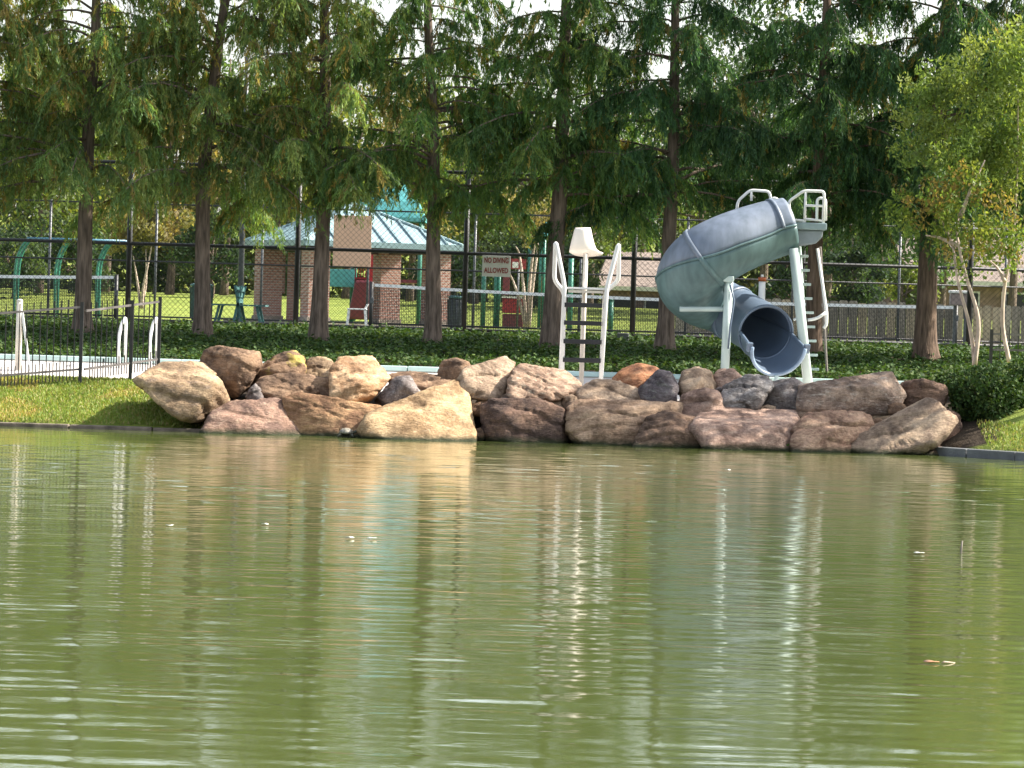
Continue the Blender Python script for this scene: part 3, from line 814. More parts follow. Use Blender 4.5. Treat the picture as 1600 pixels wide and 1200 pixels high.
def tennis_net(xa, xb, y, za, zb, zc, label, z0=1.63):
    root = empty('tennis_net', ((xa + xb) / 2, y, z0), label, 'net', 'tennis nets')
    n = 24
    def top(s):
        e = za + (zb - za) * s
        return e + (zc - (za + zb) / 2) * (1 - (2 * s - 1) ** 2)
    pts = [(xa + (xb - xa) * i / n, y, top(i / n)) for i in range(n + 1)]
    mb = MB()
    for a, b in zip(pts[:-1], pts[1:]):
        mb.bar((a[0], y, a[2] - 0.035), (b[0], y, b[2] - 0.035), 0.02, 0.07)
    mb.build('top_tape', M_band, root)
    w = 0.010
    nb = MB()
    cols = int((xb - xa) / 0.04)
    for i in range(cols + 1):
        s = i / cols; x = xa + (xb - xa) * s
        nb.add([(x - w / 2, y, z0 + 0.04), (x + w / 2, y, z0 + 0.04), (x + w / 2, y, top(s) - 0.06), (x - w / 2, y, top(s) - 0.06)], [(0, 1, 2, 3)])
    for j in range(1, 25):
        f = j / 25
        for i in range(n):
            (x1, _, t1), (x2, _, t2) = pts[i], pts[i + 1]
            q1 = z0 + 0.04 + (t1 - 0.1 - z0) * f; q2 = z0 + 0.04 + (t2 - 0.1 - z0) * f
            nb.add([(x1, y, q1 - w / 2), (x2, y, q2 - w / 2), (x2, y, q2 + w / 2), (x1, y, q1 + w / 2)], [(0, 1, 2, 3)])
    o = nb.build('net_mesh', M_net, root); o['kind'] = 'stuff'
    xm = (xa + xb) / 2
    MB().box((xm, y - 0.02, (z0 + zc) / 2), (0.06, 0.012, zc - z0)).build('centre_strap', M_band, root)
    for x, zt in ((xa - 0.06, za), (xb + 0.06, zb)):
        MB().tube([(x, y, z0 - 0.1), (x, y, zt + 0.03)], 0.045, 12).build('net_post', M_blk, root)
        MB().box((x + 0.02, y - 0.06, z0 + 0.62), (0.07, 0.07, 0.13)).build('winch', M_gpost, root, bevel=0.01)
    return root


nd = 106.0
a, b, c = P(585, 443, nd), P(1490, 478, nd), P(1034, 466, nd)
tennis_net(a.x, b.x, nd, a.z, b.z, c.z, 'long tennis net with white tape passing behind the lifeguard chair')
a, b, c = P(-700, 424, nd), P(178, 431, nd), P(-260, 432, nd)
tennis_net(a.x, b.x, nd, b.z, b.z, b.z - 0.09, 'tennis net with white tape at the left edge')

# ------------------------------------------------------------------ signs on the near fence / far fence
M_signw = mat('white_sign_enamel', (0.76, 0.74, 0.72), 0.5, var=0.06)
M_red = mat('red_sign_lettering', (0.33, 0.03, 0.03), 0.6, var=0.15)
s0, s1 = P(754, 399, 87.93), P(797, 433, 87.93)
sx, sz = (s0.x + s1.x) / 2, (s0.z + s1.z) / 2
sw, sh = s1.x - s0.x, s0.z - s1.z
sg = empty('warning_sign', (sx, 87.93, sz), 'white no diving allowed sign with red letters hung on fence', 'sign')
MB().box((sx, 87.93, sz), (sw, 0.012, sh)).build('sign_panel', M_signw, sg, bevel=0.003)
for txt, zz in (('NO DIVING', 0.105), ('ALLOWED', -0.085)):
    cu = bpy.data.curves.new('lettering', 'FONT')
    cu.body = txt; cu.align_x = 'CENTER'; cu.align_y = 'CENTER'; cu.size = 0.118; cu.extrude = 0.002; cu.space_character = 1.02; cu.offset = 0.0032
    me = bpy.data.objects.new('tmp', cu); COL.objects.link(me)
    dg = bpy.context.evaluated_depsgraph_get()
    mm = bpy.data.meshes.new_from_object(me.evaluated_get(dg))
    bpy.data.objects.remove(me)
    mm.materials.clear()
    o = link('lettering', mm, M_red, sg)
    wtx = max(v.co.x for v in mm.vertices) - min(v.co.x for v in mm.vertices)
    o.rotation_euler = (math.pi / 2, 0, 0); o.location = (0, -0.0095, zz); o.scale = (0.46 / wtx, 1.15, 1)
for dx in (-0.18, 0.18):
    MB().tube([(sx + dx, 87.925, sz + sh / 2 - 0.03), (sx + dx, 87.915, sz + sh / 2 - 0.03)], 0.012, 8).build('bolt', M_gpost, sg)

M_tan = mat('tan_board', (0.64, 0.40, 0.26), 0.7, var=0.08, scale=1)
s0, s1 = P(522, 336, far_d - 0.12), P(579, 417, far_d - 0.12)
bd = empty('blank_board', ((s0.x + s1.x) / 2, far_d - 0.12, s1.z), 'plain tan board fixed high on the far court fence', 'board')
MB().box(((s0.x + s1.x) / 2, far_d - 0.12, (s0.z + s1.z) / 2), (s1.x - s0.x, 0.03, s0.z - s1.z)).build('panel', M_tan, bd, bevel=0.006)
MB().box(((s0.x + s1.x) / 2, far_d - 0.085, (s0.z + s1.z) / 2), (0.06, 0.03, s0.z - s1.z + 0.1)).build('batten', M_gpost, bd)
s0, s1 = P(799, 404, 131), P(822, 421, 131)
rs = empty('notice_sign', ((s0.x + s1.x) / 2, 131, s1.z), 'small red and white notice right of the no diving sign', 'sign')
MB().box(((s0.x + s1.x) / 2, 131, (s0.z + s1.z) / 2), (s1.x - s0.x, 0.02, s0.z - s1.z)).build('sign_panel', mat('faded_red_paint', (0.30, 0.04, 0.04), 0.6), rs)
MB().box((s0.x + 0.12, 130.98, (s0.z + s1.z) / 2 - 0.03), (0.17, 0.01, 0.17)).build('white_patch', M_signw, rs)
MB().tube([((s0.x + s1.x) / 2, 131.05, 1.7), ((s0.x + s1.x) / 2, 131.05, s0.z)], 0.03, 8).build('post', M_gpost, rs)


# ------------------------------------------------------------------ lifeguard chair
LD = 75.6
base_z = 0.68
c0 = P(910, 592, LD)
lg = empty('lifeguard_chair', (c0.x, LD, base_z), 'white lifeguard chair with ladder behind the middle boulders', 'lifeguard chair')
for tip_t, kn, side in (((868, 376), (882, 446), -1), ((967, 379), (948, 450), 1)):
    foot = P(878 if side < 0 else 938, 594, LD)
    loopo = P(866 if side < 0 else 967, 440, LD - 0.0)
    kx = P(*kn, LD); tp = P(*tip_t, LD)
    lo2 = P(882 if side < 0 else 946, 456, LD)
    path = round_path([(foot.x, LD, base_z - 0.02), (kx.x, LD, kx.z), (tp.x, LD + 0.02, tp.z), (loopo.x, LD + 0.22, loopo.z + 0.02), (lo2.x, LD + 0.3, lo2.z), (P(876 if side < 0 else 940, 594, LD).x, LD + 0.95, base_z - 0.02)], 0.1, 6)
    MB().tube(path, 0.036, 12).build('side_rail', M_white, lg)
M_rung = mat('black_rubber_tread', (0.018, 0.018, 0.02), 0.6, var=0.2)
for yy in (476, 504, 533, 562):
    a = P(882 - (yy - 476) * 0.03, yy, LD); b = P(941 - (yy - 476) * 0.03, yy, LD)
    MB().box(((a.x + b.x) / 2, LD + 0.03, a.z), (b.x - a.x, 0.14, 0.075)).build('step', M_rung, lg, bevel=0.008)
a, b = P(886, 450, LD), P(946, 450, LD)
MB().box(((a.x + b.x) / 2, LD + 0.28, a.z), (b.x - a.x, 0.56, 0.035)).build('platform', M_white, lg, bevel=0.008)
MB().box(((a.x + b.x) / 2, LD + 0.27, a.z - 0.05), (b.x - a.x - 0.06, 0.5, 0.04)).build('platform_frame', M_cream, lg)
pb, ptp = P(909, 594, LD), P(917, 378, LD)
MB().tube([(pb.x, LD + 0.62, base_z - 0.02), (pb.x + (ptp.x - pb.x), LD + 0.62, ptp.z)], 0.04, 12).build('seat_post', M_cream, lg)
MB().tube([(pb.x, LD + 0.62, base_z), (pb.x, LD + 0.62, base_z + 0.03)], 0.09, 14).build('base_flange', M_white, lg)
# moulded bucket seat seen from behind
M_seat = mat('cream_fibreglass', (0.86, 0.77, 0.68), 0.4, var=0.04)
sp = [(898, 356), (893, 375), (889, 392), (897, 400), (915, 401), (930, 400), (944, 398), (932, 390), (926, 372), (922, 357)]
rows = [(899, 923, 355.5, 0.0), (897, 924, 360, -0.02), (894.5, 926, 370, -0.035), (892, 928.5, 380, -0.045), (890, 932, 389, -0.04), (889.5, 938, 394, 0.0), (892, 943, 398, 0.10), (897, 941, 400.5, 0.22), (899, 938, 401, 0.42)]
vs_, fs = [], []
nc = 10
for (xl, xr, yy, dy) in rows:
    for k in range(nc + 1):
        s = k / nc
        q = P(xl + (xr - xl) * s, yy, LD + 0.55)
        curv = 0.10 * (2 * s - 1) ** 2
        vs_.append((q.x, LD + 0.56 + dy + curv, q.z + 0.025 * (2 * s - 1) ** 2 * (1 if dy > 0.05 else 0)))
for j in range(len(rows) - 1):
    for k in range(nc):
        i = j * (nc + 1) + k
        fs.append((i, i + 1, i + nc + 2, i + nc + 1))
so = MB().add(vs_, fs, True).build('seat', M_seat, lg)
so.modifiers.new('thick', 'SOLIDIFY').thickness = 0.014

# ------------------------------------------------------------------ tube slide
SD = 78.6
M_up = mat('faded_lavender_fibreglass', (0.15, 0.18, 0.235), 0.5, var=0.16, scale=3.0, stretch=(2.4, 2.4, 0.5), col2=(0.115, 0.145, 0.185))
M_lo = mat('faded_teal_fibreglass', (0.088, 0.15, 0.155), 0.5, var=0.2, scale=3.0, stretch=(2.4, 2.4, 0.5), col2=(0.065, 0.115, 0.12))
M_ex = mat('blue_grey_fibreglass', (0.11, 0.15, 0.21), 0.38, var=0.1, scale=1.6)
M_in = mat('blue_fibreglass_inside', (0.12, 0.15, 0.23), 0.35, var=0.1)
M_pale = mat('pale_mint_steel', (0.46, 0.55, 0.52), 0.4, var=0.1, scale=2)
sb = P(1200, 590, SD)
sl = empty('tube_slide', (sb.x, SD, 0.80), 'blue and teal spiral tube slide with ladder beside the pool', 'slide')
cps = [(1232, 352, SD + 0.10, 0.47), (1195, 362, SD + 0.0, 0.50), (1140, 383, SD - 0.25, 0.535), (1098, 408, SD - 0.30, 0.57), (1078, 437, SD + 0.05, 0.57), (1092, 462, SD + 0.75, 0.50), (1125, 478, SD + 1.05, 0.46), (1160, 497, SD + 0.75, 0.45), (1184, 511, SD + 0.25, 0.45), (1196, 520, SD - 0.15, 0.45)]
ctr = smooth_path([P(x, y, d) for x, y, d, r in cps], 7)
rad = np.interp(np.linspace(0, len(cps) - 1, len(ctr)), range(len(cps)), [c[3] for c in cps])


def sweep(path, rads, a0, a1, nseg, thick=None):
    """part of a tube's wall between angles a0..a1 measured from straight up about the travel direction"""
    vs_, fs = [], []
    for i, p in enumerate(path):
        t = (path[min(i + 1, len(path) - 1)] - path[max(i - 1, 0)]).normalized()
        side = t.cross(Vector((0, 0, 1))).normalized(); up = side.cross(t)
        for k in range(nseg + 1):
            a = a0 + (a1 - a0) * k / nseg
            vs_.append(p + (up * math.cos(a) + side * math.sin(a)) * float(rads[i]))
    for i in range(len(path) - 1):
        for k in range(nseg):
            j = i * (nseg + 1) + k
            fs.append((j, j + 1, j + nseg + 2, j + nseg + 1))
    return MB().add(vs_, fs, True)


def solid(o, th):
    md = o.modifiers.new('thick', 'SOLIDIFY'); md.thickness = th; md.offset = 0.0
    return o


H = math.pi / 2
cut = 40                                               # before here the two-tone upper flume, after it the lower run
solid(sweep(ctr[:cut + 1], rad[:cut + 1], -H, H, 20).build('upper_shell', M_up, sl), 0.02)
solid(sweep(ctr[:cut + 1], rad[:cut + 1], H, 3 * H, 20).build('lower_shell', M_lo, sl), 0.02)
solid(sweep(ctr[cut:], rad[cut:], -H, 3 * H, 40).build('exit_tube', M_ex, sl), 0.02)
for sgn, nm in ((1, 'seam_flange'), (-1, 'seam_flange')):
    vs_ = []
    mb = MB()
    pth = []
    for i, p in enumerate(ctr[:cut + 1]):
        t = (ctr[min(i + 1, len(ctr) - 1)] - ctr[max(i - 1, 0)]).normalized()
        side = t.cross(Vector((0, 0, 1))).normalized()
        pth.append(p + side * sgn * (float(rad[i]) + 0.012))
    mb.tube(pth, 0.022, 6).build(nm, M_lo, sl)
def hoop(i, r_add, w, name, m, a0=-H, a1=3 * H):
    p = ctr[i]; t = (ctr[min(i + 1, len(ctr) - 1)] - ctr[max(i - 1, 0)]).normalized()
    solid(sweep([p - t * w, p + t * w], [rad[i] + r_add] * 2, a0, a1, 36).build(name, m, sl), 0.03)
hoop(20, 0.014, 0.04, 'joint_flange', M_up, -H, H)
hoop(20, 0.014, 0.04, 'joint_flange', M_lo, H, 3 * H)
hoop(4, 0.02, 0.03, 'entry_lip', M_up, -H, H)
hoop(46, 0.02, 0.04, 'joint_flange', M_ex)
hoop(len(ctr) - 1, 0.025, 0.035, 'exit_lip', M_ex)
# open run-out trough
q0 = ctr[-1]; tdir = (P(1217, 545, SD - 0.75) - q0)
tr = [q0 + tdir * (k / 6) for k in range(7)]
trr = [0.45, 0.455, 0.46, 0.465, 0.47, 0.475, 0.48]
solid(sweep(tr, trr, H * 0.98, H * 3.02, 24).build('runout_trough', M_ex, sl), 0.02)
endp = tr[-1]; tt = tdir.normalized(); side = tt.cross(Vector((0, 0, 1))).normalized(); up = side.cross(tt)
mb = MB(); mb.tube([endp + (up * math.cos(H * 0.98 + (H * 2.04) * k / 20) + side * math.sin(H * 0.98 + (H * 2.04) * k / 20)) * 0.48 for k in range(21)], 0.03, 8)
mb.build('trough_lip', mat('pale_blue_lip', (0.24, 0.32, 0.42), 0.35), sl)
for sgn in (1, -1):
    mb = MB(); mb.tube([p + side * sgn * (r_ + 0.015) for p, r_ in zip(tr, trr)], 0.032, 8); mb.build('trough_rim', M_ex, sl)
    MB().box(endp + side * sgn * 0.52 - tt * 0.04, (0.10, 0.06, 0.16), ax=Matrix((side, tt, up)).transposed()).build('rim_ear', M_ex, sl, bevel=0.01)
MB().tube([(endp.x - 0.02, endp.y + 0.15, 0.79), (endp.x - 0.02, endp.y + 0.15, endp.z - 0.45)], 0.035, 10).build('trough_leg', M_pale, sl)
# supports
ft, tp = P(1132, 578, SD - 0.55), P(1139, 436, SD - 0.55)
MB().tube([(ft.x, SD - 0.55, 0.79), (tp.x, SD - 0.55, tp.z)], 0.075, 14).build('support_post', M_pale, sl)
MB().tube([(ft.x, SD - 0.55, 0.84), (ft.x, SD - 0.55, 0.95), (ft.x, SD - 0.55, 1.15)], [0.26, 0.2, 0.085], 16).build('post_foot', M_pale, sl)
MB().bar((tp.x - 0.02, SD - 0.57, tp.z - 0.05), (tp.x - 0.02, SD - 0.57, tp.z + 0.05), 0.2, 0.16).build('saddle', M_pale, sl, bevel=0.02)
aL, aR = P(1062, 483, SD - 0.45), P(1133, 483, SD - 0.52)
MB().tube([aL, aR], 0.042, 12).build('support_arm', M_pale, sl)
MB().tube([P(1141, 445, SD - 0.7), P(1147, 470, SD - 0.72), P(1141, 510, SD - 0.7), P(1138, 545, SD - 0.68)], 0.018, 8).build('water_hose', M_ex, sl)
ft, tp = P(1265, 590, SD - 0.2), P(1240, 388, SD - 0.2)
MB().tube([(ft.x, SD - 0.2, 0.79), (tp.x, SD - 0.2, tp.z)], 0.085, 14).build('support_post', M_pale, sl)
MB().tube([P(1196, 402, SD + 0.3), P(1214, 401, SD + 0.3)], 0.04, 10).build('stub_arm', M_pale, sl)
# platform
pA, pBq = P(1232, 346, SD), P(1291, 352, SD)
zt = P(1262, 350, SD).z
MB().box(((pA.x + pBq.x) / 2, SD + 0.25, zt - 0.04), (pBq.x - pA.x, 0.85, 0.12)).build('platform', mat('grey_mint_fibreglass', (0.25, 0.33, 0.34), 0.45, var=0.1), sl, bevel=0.02)
mb = MB()
x0, x1 = pA.x + 0.05, pBq.x - 0.05
prof = [(x0, zt - 0.102), (x1, zt - 0.102), (x1 - 0.02, zt - 0.22), (x1 - 0.12, zt - 0.33), (x0 + 0.15, zt - 0.38), (x0 - 0.15, zt - 0.32)]
mb.prism([(x, SD - 0.1, z) for x, z in prof], (0, 0.7, 0)).build('platform_tub', mat('grey_fibreglass', (0.22, 0.255, 0.28), 0.45, var=0.1), sl, bevel=0.03)
# railings
def rail(name, pts, d, r=0.026, parent=sl):
    MB().tube(round_path([P(x, y, d) for x, y in pts], 0.07, 5), r, 10).build(name, M_white, parent)
rail('guard_rail', [(1256, 349), (1256, 345), (1236, 344), (1232, 315), (1256, 298), (1288, 299), (1286, 350)], SD - 0.12)
rail('rail_upright', [(1257, 348), (1259, 298)], SD - 0.12, 0.022)
rail('rail_crossbar', [(1258, 321), (1287, 322)], SD - 0.12, 0.022)
rail('rail_crossbar', [(1256, 342), (1286, 345)], SD - 0.12, 0.022)
rail('guard_rail', [(1276, 345), (1277, 312), (1282, 309), (1290, 312), (1290, 345)], SD + 0.62)
rail('guard_rail', [(1151, 328), (1153, 314), (1172, 297), (1202, 299), (1206, 318)], SD + 0.55)
rail('rail_upright', [(1174, 314), (1174, 298)], SD + 0.55, 0.022)
rail('guard_rail', [(1204, 316), (1208, 309), (1215, 311), (1219, 330), (1228, 348)], SD + 0.45)
# ladder
for sxx in (0, 1):
    a = P(1250 + 32 * sxx, 386, SD + 0.62); b = P(1262 + 30 * sxx, 580, SD + 1.35)
    MB().bar(a, b, 0.03, 0.06).build('ladder_stringer', M_pale if sxx == 0 else mat('dull_brown_grey_steel', (0.14, 0.12, 0.11), 0.5), sl)
for k in range(9):
    s = k / 8.6
    a = P(1228 + 24 * s + 8, 400 + 190 * s, SD + 0.62 + 0.7 * s); b = P(1260 + 18 * s, 400 + 190 * s, SD + 0.62 + 0.7 * s)
    MB().box((a + b) / 2, (b.x - a.x + 0.06, 0.13, 0.045)).build('step', M_pale, sl, bevel=0.006)
rail('hand_rail', [(1277, 388), (1292, 492), (1291, 508), (1287, 513)], SD + 0.55, 0.028)
rail('hand_rail', [(1291, 488), (1276, 498), (1262, 500)], SD + 0.52, 0.028)
rail('hand_rail', [(1240, 500), (1252, 494)], SD + 0.7, 0.022)

# small white bollard with orange band behind the slide
bz0, bz1 = P(1190, 470, 82.5), P(1190, 429, 82.5)
mk = empty('marker_post', (bz0.x, 82.5, ground_z(bz0.x, 82.5)), 'white marker post with orange band seen behind the slide', 'post')
MB().tube([(bz0.x, 82.5, 1.1), (bz0.x, 82.5, bz1.z - 0.12)], 0.06, 12).build('post', M_white, mk)
MB().tube([(bz0.x, 82.5, bz1.z - 0.12), (bz0.x, 82.5, bz1.z - 0.05)], 0.072, 12).build('band', mat('orange_red_band', (0.42, 0.10, 0.03), 0.5), mk)
MB().tube([(bz0.x, 82.5, bz1.z - 0.05), (bz0.x, 82.5, bz1.z)], [0.03, 0.025], 10).build('cap', M_white, mk)
# small concrete block on the ivy
q = P(973, 540, 86.6)
gb = MB().box((q.x, 86.6, 1.6), (0.22, 0.2, 0.24)).build('utility_box', M_greyk, bevel=0.02, loc=(q.x, 86.6, 1.5))
tag(gb, 'small grey utility box at the foot of the court fence', 'utility box')

# ------------------------------------------------------------------ benches
M_teal = mat('teal_green_bench_slats', (0.045, 0.13, 0.125), 0.5, var=0.2)


def bench(px0, px1, d, back, label):
    a, b = P(px0, 490, d), P(px1, 490, d); z0 = 1.63
    xm = (a.x + b.x) / 2; w = b.x - a.x
    root = empty('court_bench', (xm, d, z0), label, 'bench', 'teal benches on the court')
    sgn = back
    for k in range(3):
        MB().box((xm + sgn * (-0.22 + k * 0.2), d, z0 + 0.42), (0.17, 1.5, 0.035)).build('seat_slat', M_teal, root)
    for k in range(3):
        MB().box((xm + sgn * (0.30 + k * 0.035), d, z0 + 0.52 + k * 0.13), (0.035, 1.5, 0.10)).build('back_slat', M_teal, root)
    for yy in (-0.6, 0.6):
        MB().bar((xm - sgn * 0.2, d + yy, z0), (xm - sgn * 0.1, d + yy, z0 + 0.42), 0.06, 0.06).build('leg', M_teal, root)
        MB().bar((xm + sgn * 0.22, d + yy, z0), (xm + sgn * 0.40, d + yy, z0 + 0.86), 0.06, 0.06).build('leg', M_teal, root)
    return root


bench(332, 372, 105.0, 1, 'teal slatted bench facing away from the pavilion side')
bench(376, 416, 105.0, -1, 'teal slatted bench backed against the other one')


# white plastic chair / frame beside the net post
q = P(557, 512, 104.0)
wc = empty('plastic_chair', (q.x, 104, 1.63), 'white plastic chair by the long net post', 'chair')
for dx, dy in ((-0.2, -0.2), (0.2, -0.2), (-0.2, 0.22), (0.2, 0.22)):
    MB().bar((q.x + dx * 1.1, 104 + dy, 1.63), (q.x + dx * 0.9, 104 + dy, 2.03), 0.045, 0.045).build('leg', M_white, wc)
MB().box((q.x, 104, 2.04), (0.44, 0.46, 0.03)).build('seat', M_white, wc, bevel=0.01)
mb = MB().prism([(q.x + 0.16, 103.8, 2.05), (q.x + 0.2, 103.8, 2.05), (q.x + 0.26, 103.8, 2.16), (q.x + 0.22, 103.8, 2.16)], (0, 0.42, 0))
mb.build('backrest', M_white, wc)


# bins
def bin_(px0, px1, ytop, d, m, label):
    a, b, t = P(px0, 490, d), P(px1, 490, d), P((px0 + px1) / 2, ytop, d)
    x, r = (a.x + b.x) / 2, (b.x - a.x) / 2; z0 = ground_z(x, d)
    root = empty('litter_bin', (x, d, z0), label, 'litter bin', 'bins on the lawn')
    MB().tube([(x, d, z0), (x, d, z0 + 0.05), (x, d, t.z - 0.08)], [r * 0.85, r * 0.9, r * 0.96], 16).build('drum', m, root)
    MB().tube([(x, d, t.z - 0.08), (x, d, t.z - 0.03), (x, d, t.z)], [r * 1.06, r * 1.06, r * 0.8], 16).build('lid', M_teal, root)
    for k in range(10):
        aa = 2 * math.pi * k / 10
        MB().bar((x + r * 0.95 * math.cos(aa), d + r * 0.95 * math.sin(aa), z0 + 0.06), (x + r * math.cos(aa), d + r * math.sin(aa), t.z - 0.1), 0.05, 0.02).build('slat', m, root)


M_bin = mat('dark_green_bin', (0.035, 0.075, 0.06), 0.55, var=0.2)
M_binb = mat('dark_slate_bin', (0.04, 0.05, 0.055), 0.55, var=0.2)
bin_(297, 331, 443, 131, M_bin, 'green litter bin on the lawn beside the second tree')
bin_(700, 727, 462, 128, M_binb, 'dark litter bin on the lawn right of the pavilion')

# ------------------------------------------------------------------ overhead ladder frame (far left playground)
M_pg = mat('green_playground_steel', (0.03, 0.17, 0.12), 0.4, var=0.15)
M_pb = mat('blue_playground_steel', (0.07, 0.20, 0.30), 0.4, var=0.15)
gd = 131.0
zb = P(100, 374, gd).z
ol = empty('overhead_ladder', (P(90, 480, gd).x, gd, ground_z(0, gd)), 'blue and green overhead ladder frame behind the left tree', 'playground frame')
for px in (22, 85, 150):
    f = P(px, 490, gd); e = P(px + 22, 374, gd)
    for dy in (0.0, 0.9):
        MB().tube(smooth_path([(f.x, gd + dy, ground_z(f.x, gd) - 0.05), (f.x, gd + dy, zb - 0.9), (f.x + 0.12, gd + dy, zb - 0.35), (e.x, gd + dy, zb)], 5), 0.042, 10).build('post', M_pg, ol)
xa, xb = P(42, 374, gd).x, P(196, 374, gd).x
for dy in (0.0, 0.9):
    MB().tube([(xa, gd + dy, zb), (xb, gd + dy, zb)], 0.04, 10).build('beam', M_pb, ol)
for k in range(9):
    x = xa + (xb - xa) * (k + 0.5) / 9
    MB().tube([(x, gd, zb), (x, gd + 0.9, zb)], 0.022, 8).build('rung', M_pb, ol)

# ------------------------------------------------------------------ pavilion
def brick_mat():
    m, nt, N, L, b = newmat('red_brickwork')
    tc = N.new('ShaderNodeTexCoord')
    sp_ = N.new('ShaderNodeSeparateXYZ'); L.new(tc.outputs['Object'], sp_.inputs[0])
    ad = N.new('ShaderNodeMath'); ad.operation = 'ADD'; L.new(sp_.outputs['X'], ad.inputs[0]); L.new(sp_.outputs['Y'], ad.inputs[1])
    cb = N.new('ShaderNodeCombineXYZ'); L.new(ad.outputs[0], cb.inputs['X']); L.new(sp_.outputs['Z'], cb.inputs['Y'])
    bt = N.new('ShaderNodeTexBrick')
    bt.inputs['Scale'].default_value = 1.0; bt.inputs['Brick Width'].default_value = 0.21; bt.inputs['Row Height'].default_value = 0.075; bt.inputs['Mortar Size'].default_value = 0.012
    bt.inputs['Color1'].default_value = (0.27, 0.115, 0.085, 1); bt.inputs['Color2'].default_value = (0.38, 0.20, 0.15, 1); bt.inputs['Mortar'].default_value = (0.36, 0.31, 0.28, 1)
    L.new(cb.outputs[0], bt.inputs['Vector'])
    L.new(bt.outputs['Color'], b.inputs['Base Color']); b.inputs['Roughness'].default_value = 0.85
    bp = N.new('ShaderNodeBump'); bp.inputs['Strength'].default_value = 0.5; bp.inputs['Distance'].default_value = 0.01; bp.invert = True
    L.new(bt.outputs['Fac'], bp.inputs['Height']); L.new(bp.outputs[0], b.inputs['Normal'])
    return m


M_brick = brick_mat()
M_roof = mat('pale_teal_metal_roof', (0.30, 0.42, 0.44), 0.45, metal=0.1, var=0.08, scale=1)
M_seam = mat('darker_teal_seam_metal', (0.20, 0.29, 0.31), 0.45, metal=0.1, var=0.08)  # darker teal than the roof sheets, for seam ribs and fascia
M_wood = mat('dark_stained_timber', (0.09, 0.055, 0.04), 0.7, var=0.2, stretch=(1, 1, 6))
PD = 131.0
cl, cr, cn = P(383, 374, PD + 1.0), P(722, 385, PD - 0.6), P(617, 379, PD - 2.6)
xc = (cl.x + cr.x) / 2; zc0 = P(552, 380, PD).z; zap = P(556, 318, PD).z
half = 4.75 / 2; th = math.radians(24)
yc = PD
def rot(x, y): return (xc + x * math.cos(th) - y * math.sin(th), yc + x * math.sin(th) + y * math.cos(th))
zg = ground_z(0, PD)
pv = empty('park_pavilion', (xc, yc, zg), 'brick pillared pavilion with pale teal hipped metal roof', 'pavilion')
cor = [rot(-half * 1.0, -half), rot(half, -half), rot(half, half), rot(-half, half)]
mb = MB()
mb.add([(*c, zc0) for c in cor] + [(xc, yc, zap)], [(0, 1, 4), (1, 2, 4), (2, 3, 4), (3, 0, 4)])
mb.add([(*c, zc0 - 0.001) for c in cor], [(3, 2, 1, 0)])
rf = mb.build('roof', M_roof, pv)
for i in range(4):
    a, b = Vector((*cor[i], zc0 - 0.07)), Vector((*cor[(i + 1) % 4], zc0 - 0.07))
    MB().bar(a, b, 0.05, 0.16).build('fascia', M_seam, rf)
    MB().bar(Vector((*cor[i], zc0 + 0.02)), (xc, yc, zap + 0.03), 0.12, 0.05).build('hip_cap', M_roof, rf)
    for k in range(1, 10):
        s = k / 10
        e = a.lerp(b, s) + Vector((0, 0, 0.085))
        tpz = Vector((xc, yc, zap))
        # the seam climbs straight up the slope until it meets the hip
        mid = (a + b) / 2 + Vector((0, 0, 0.07)); f = 1 - abs(2 * s - 1)
        topp = e + (tpz - mid) * f + Vector((0, 0, 0.015))
        MB().bar(e, topp, 0.05, 0.06).build('seam', M_seam, rf)
for i, (u, v) in enumerate(((-1, -1), (1, -1), (1, 1), (-1, 1))):
    x, y = rot(u * (half - 0.55), v * (half - 0.55))
    MB().box((x, y, (zg + zc0) / 2 - 0.12), (0.62, 0.62, zc0 - zg - 0.14), rz=th).build('brick_pillar', M_brick, pv)
    MB().box((x, y, zg + 0.1), (0.7, 0.7, 0.2), rz=th).build('pillar_base', M_conc, pv)
for i in range(4):
    a = rot(*[(-1, -1), (1, -1), (1, 1), (-1, 1)][i]); 
    u0, u1 = [(-1, -1), (1, -1), (1, 1), (-1, 1)][i], [(1, -1), (1, 1), (-1, 1), (-1, -1)][i]
    A = Vector((*rot(u0[0] * (half - 0.55), u0[1] * (half - 0.55)), zc0 - 0.17)); Bv = Vector((*rot(u1[0] * (half - 0.55), u1[1] * (half - 0.55)), zc0 - 0.17))
    MB().bar(A, Bv, 0.16, 0.2).build('beam', M_wood, pv)
# brick chimney wall with a low opening on the far left side
wl = P(440, 480, PD + 1.2)
M_brickd = M_brick
wz = zc0 - 0.3
for (p0, p1, yb_, yt_) in ((414, 426, 512, 380), (447, 466, 512, 380), (426, 447, 458, 380)):
    a, b = P(p0, yb_, PD + 1.0), P(p1, yt_, PD + 1.0)
    z0w = zg if yb_ > 500 else a.z
    MB().box(((a.x + b.x) / 2, PD + 1.0, (z0w + wz) / 2), (b.x - a.x, 0.35, wz - z0w)).build('brick_wall', M_brick, pv)
MB().box((xc, yc, zg + 0.03), (5.6, 5.6, 0.12), rz=th).build('floor_slab', M_conc, pv)

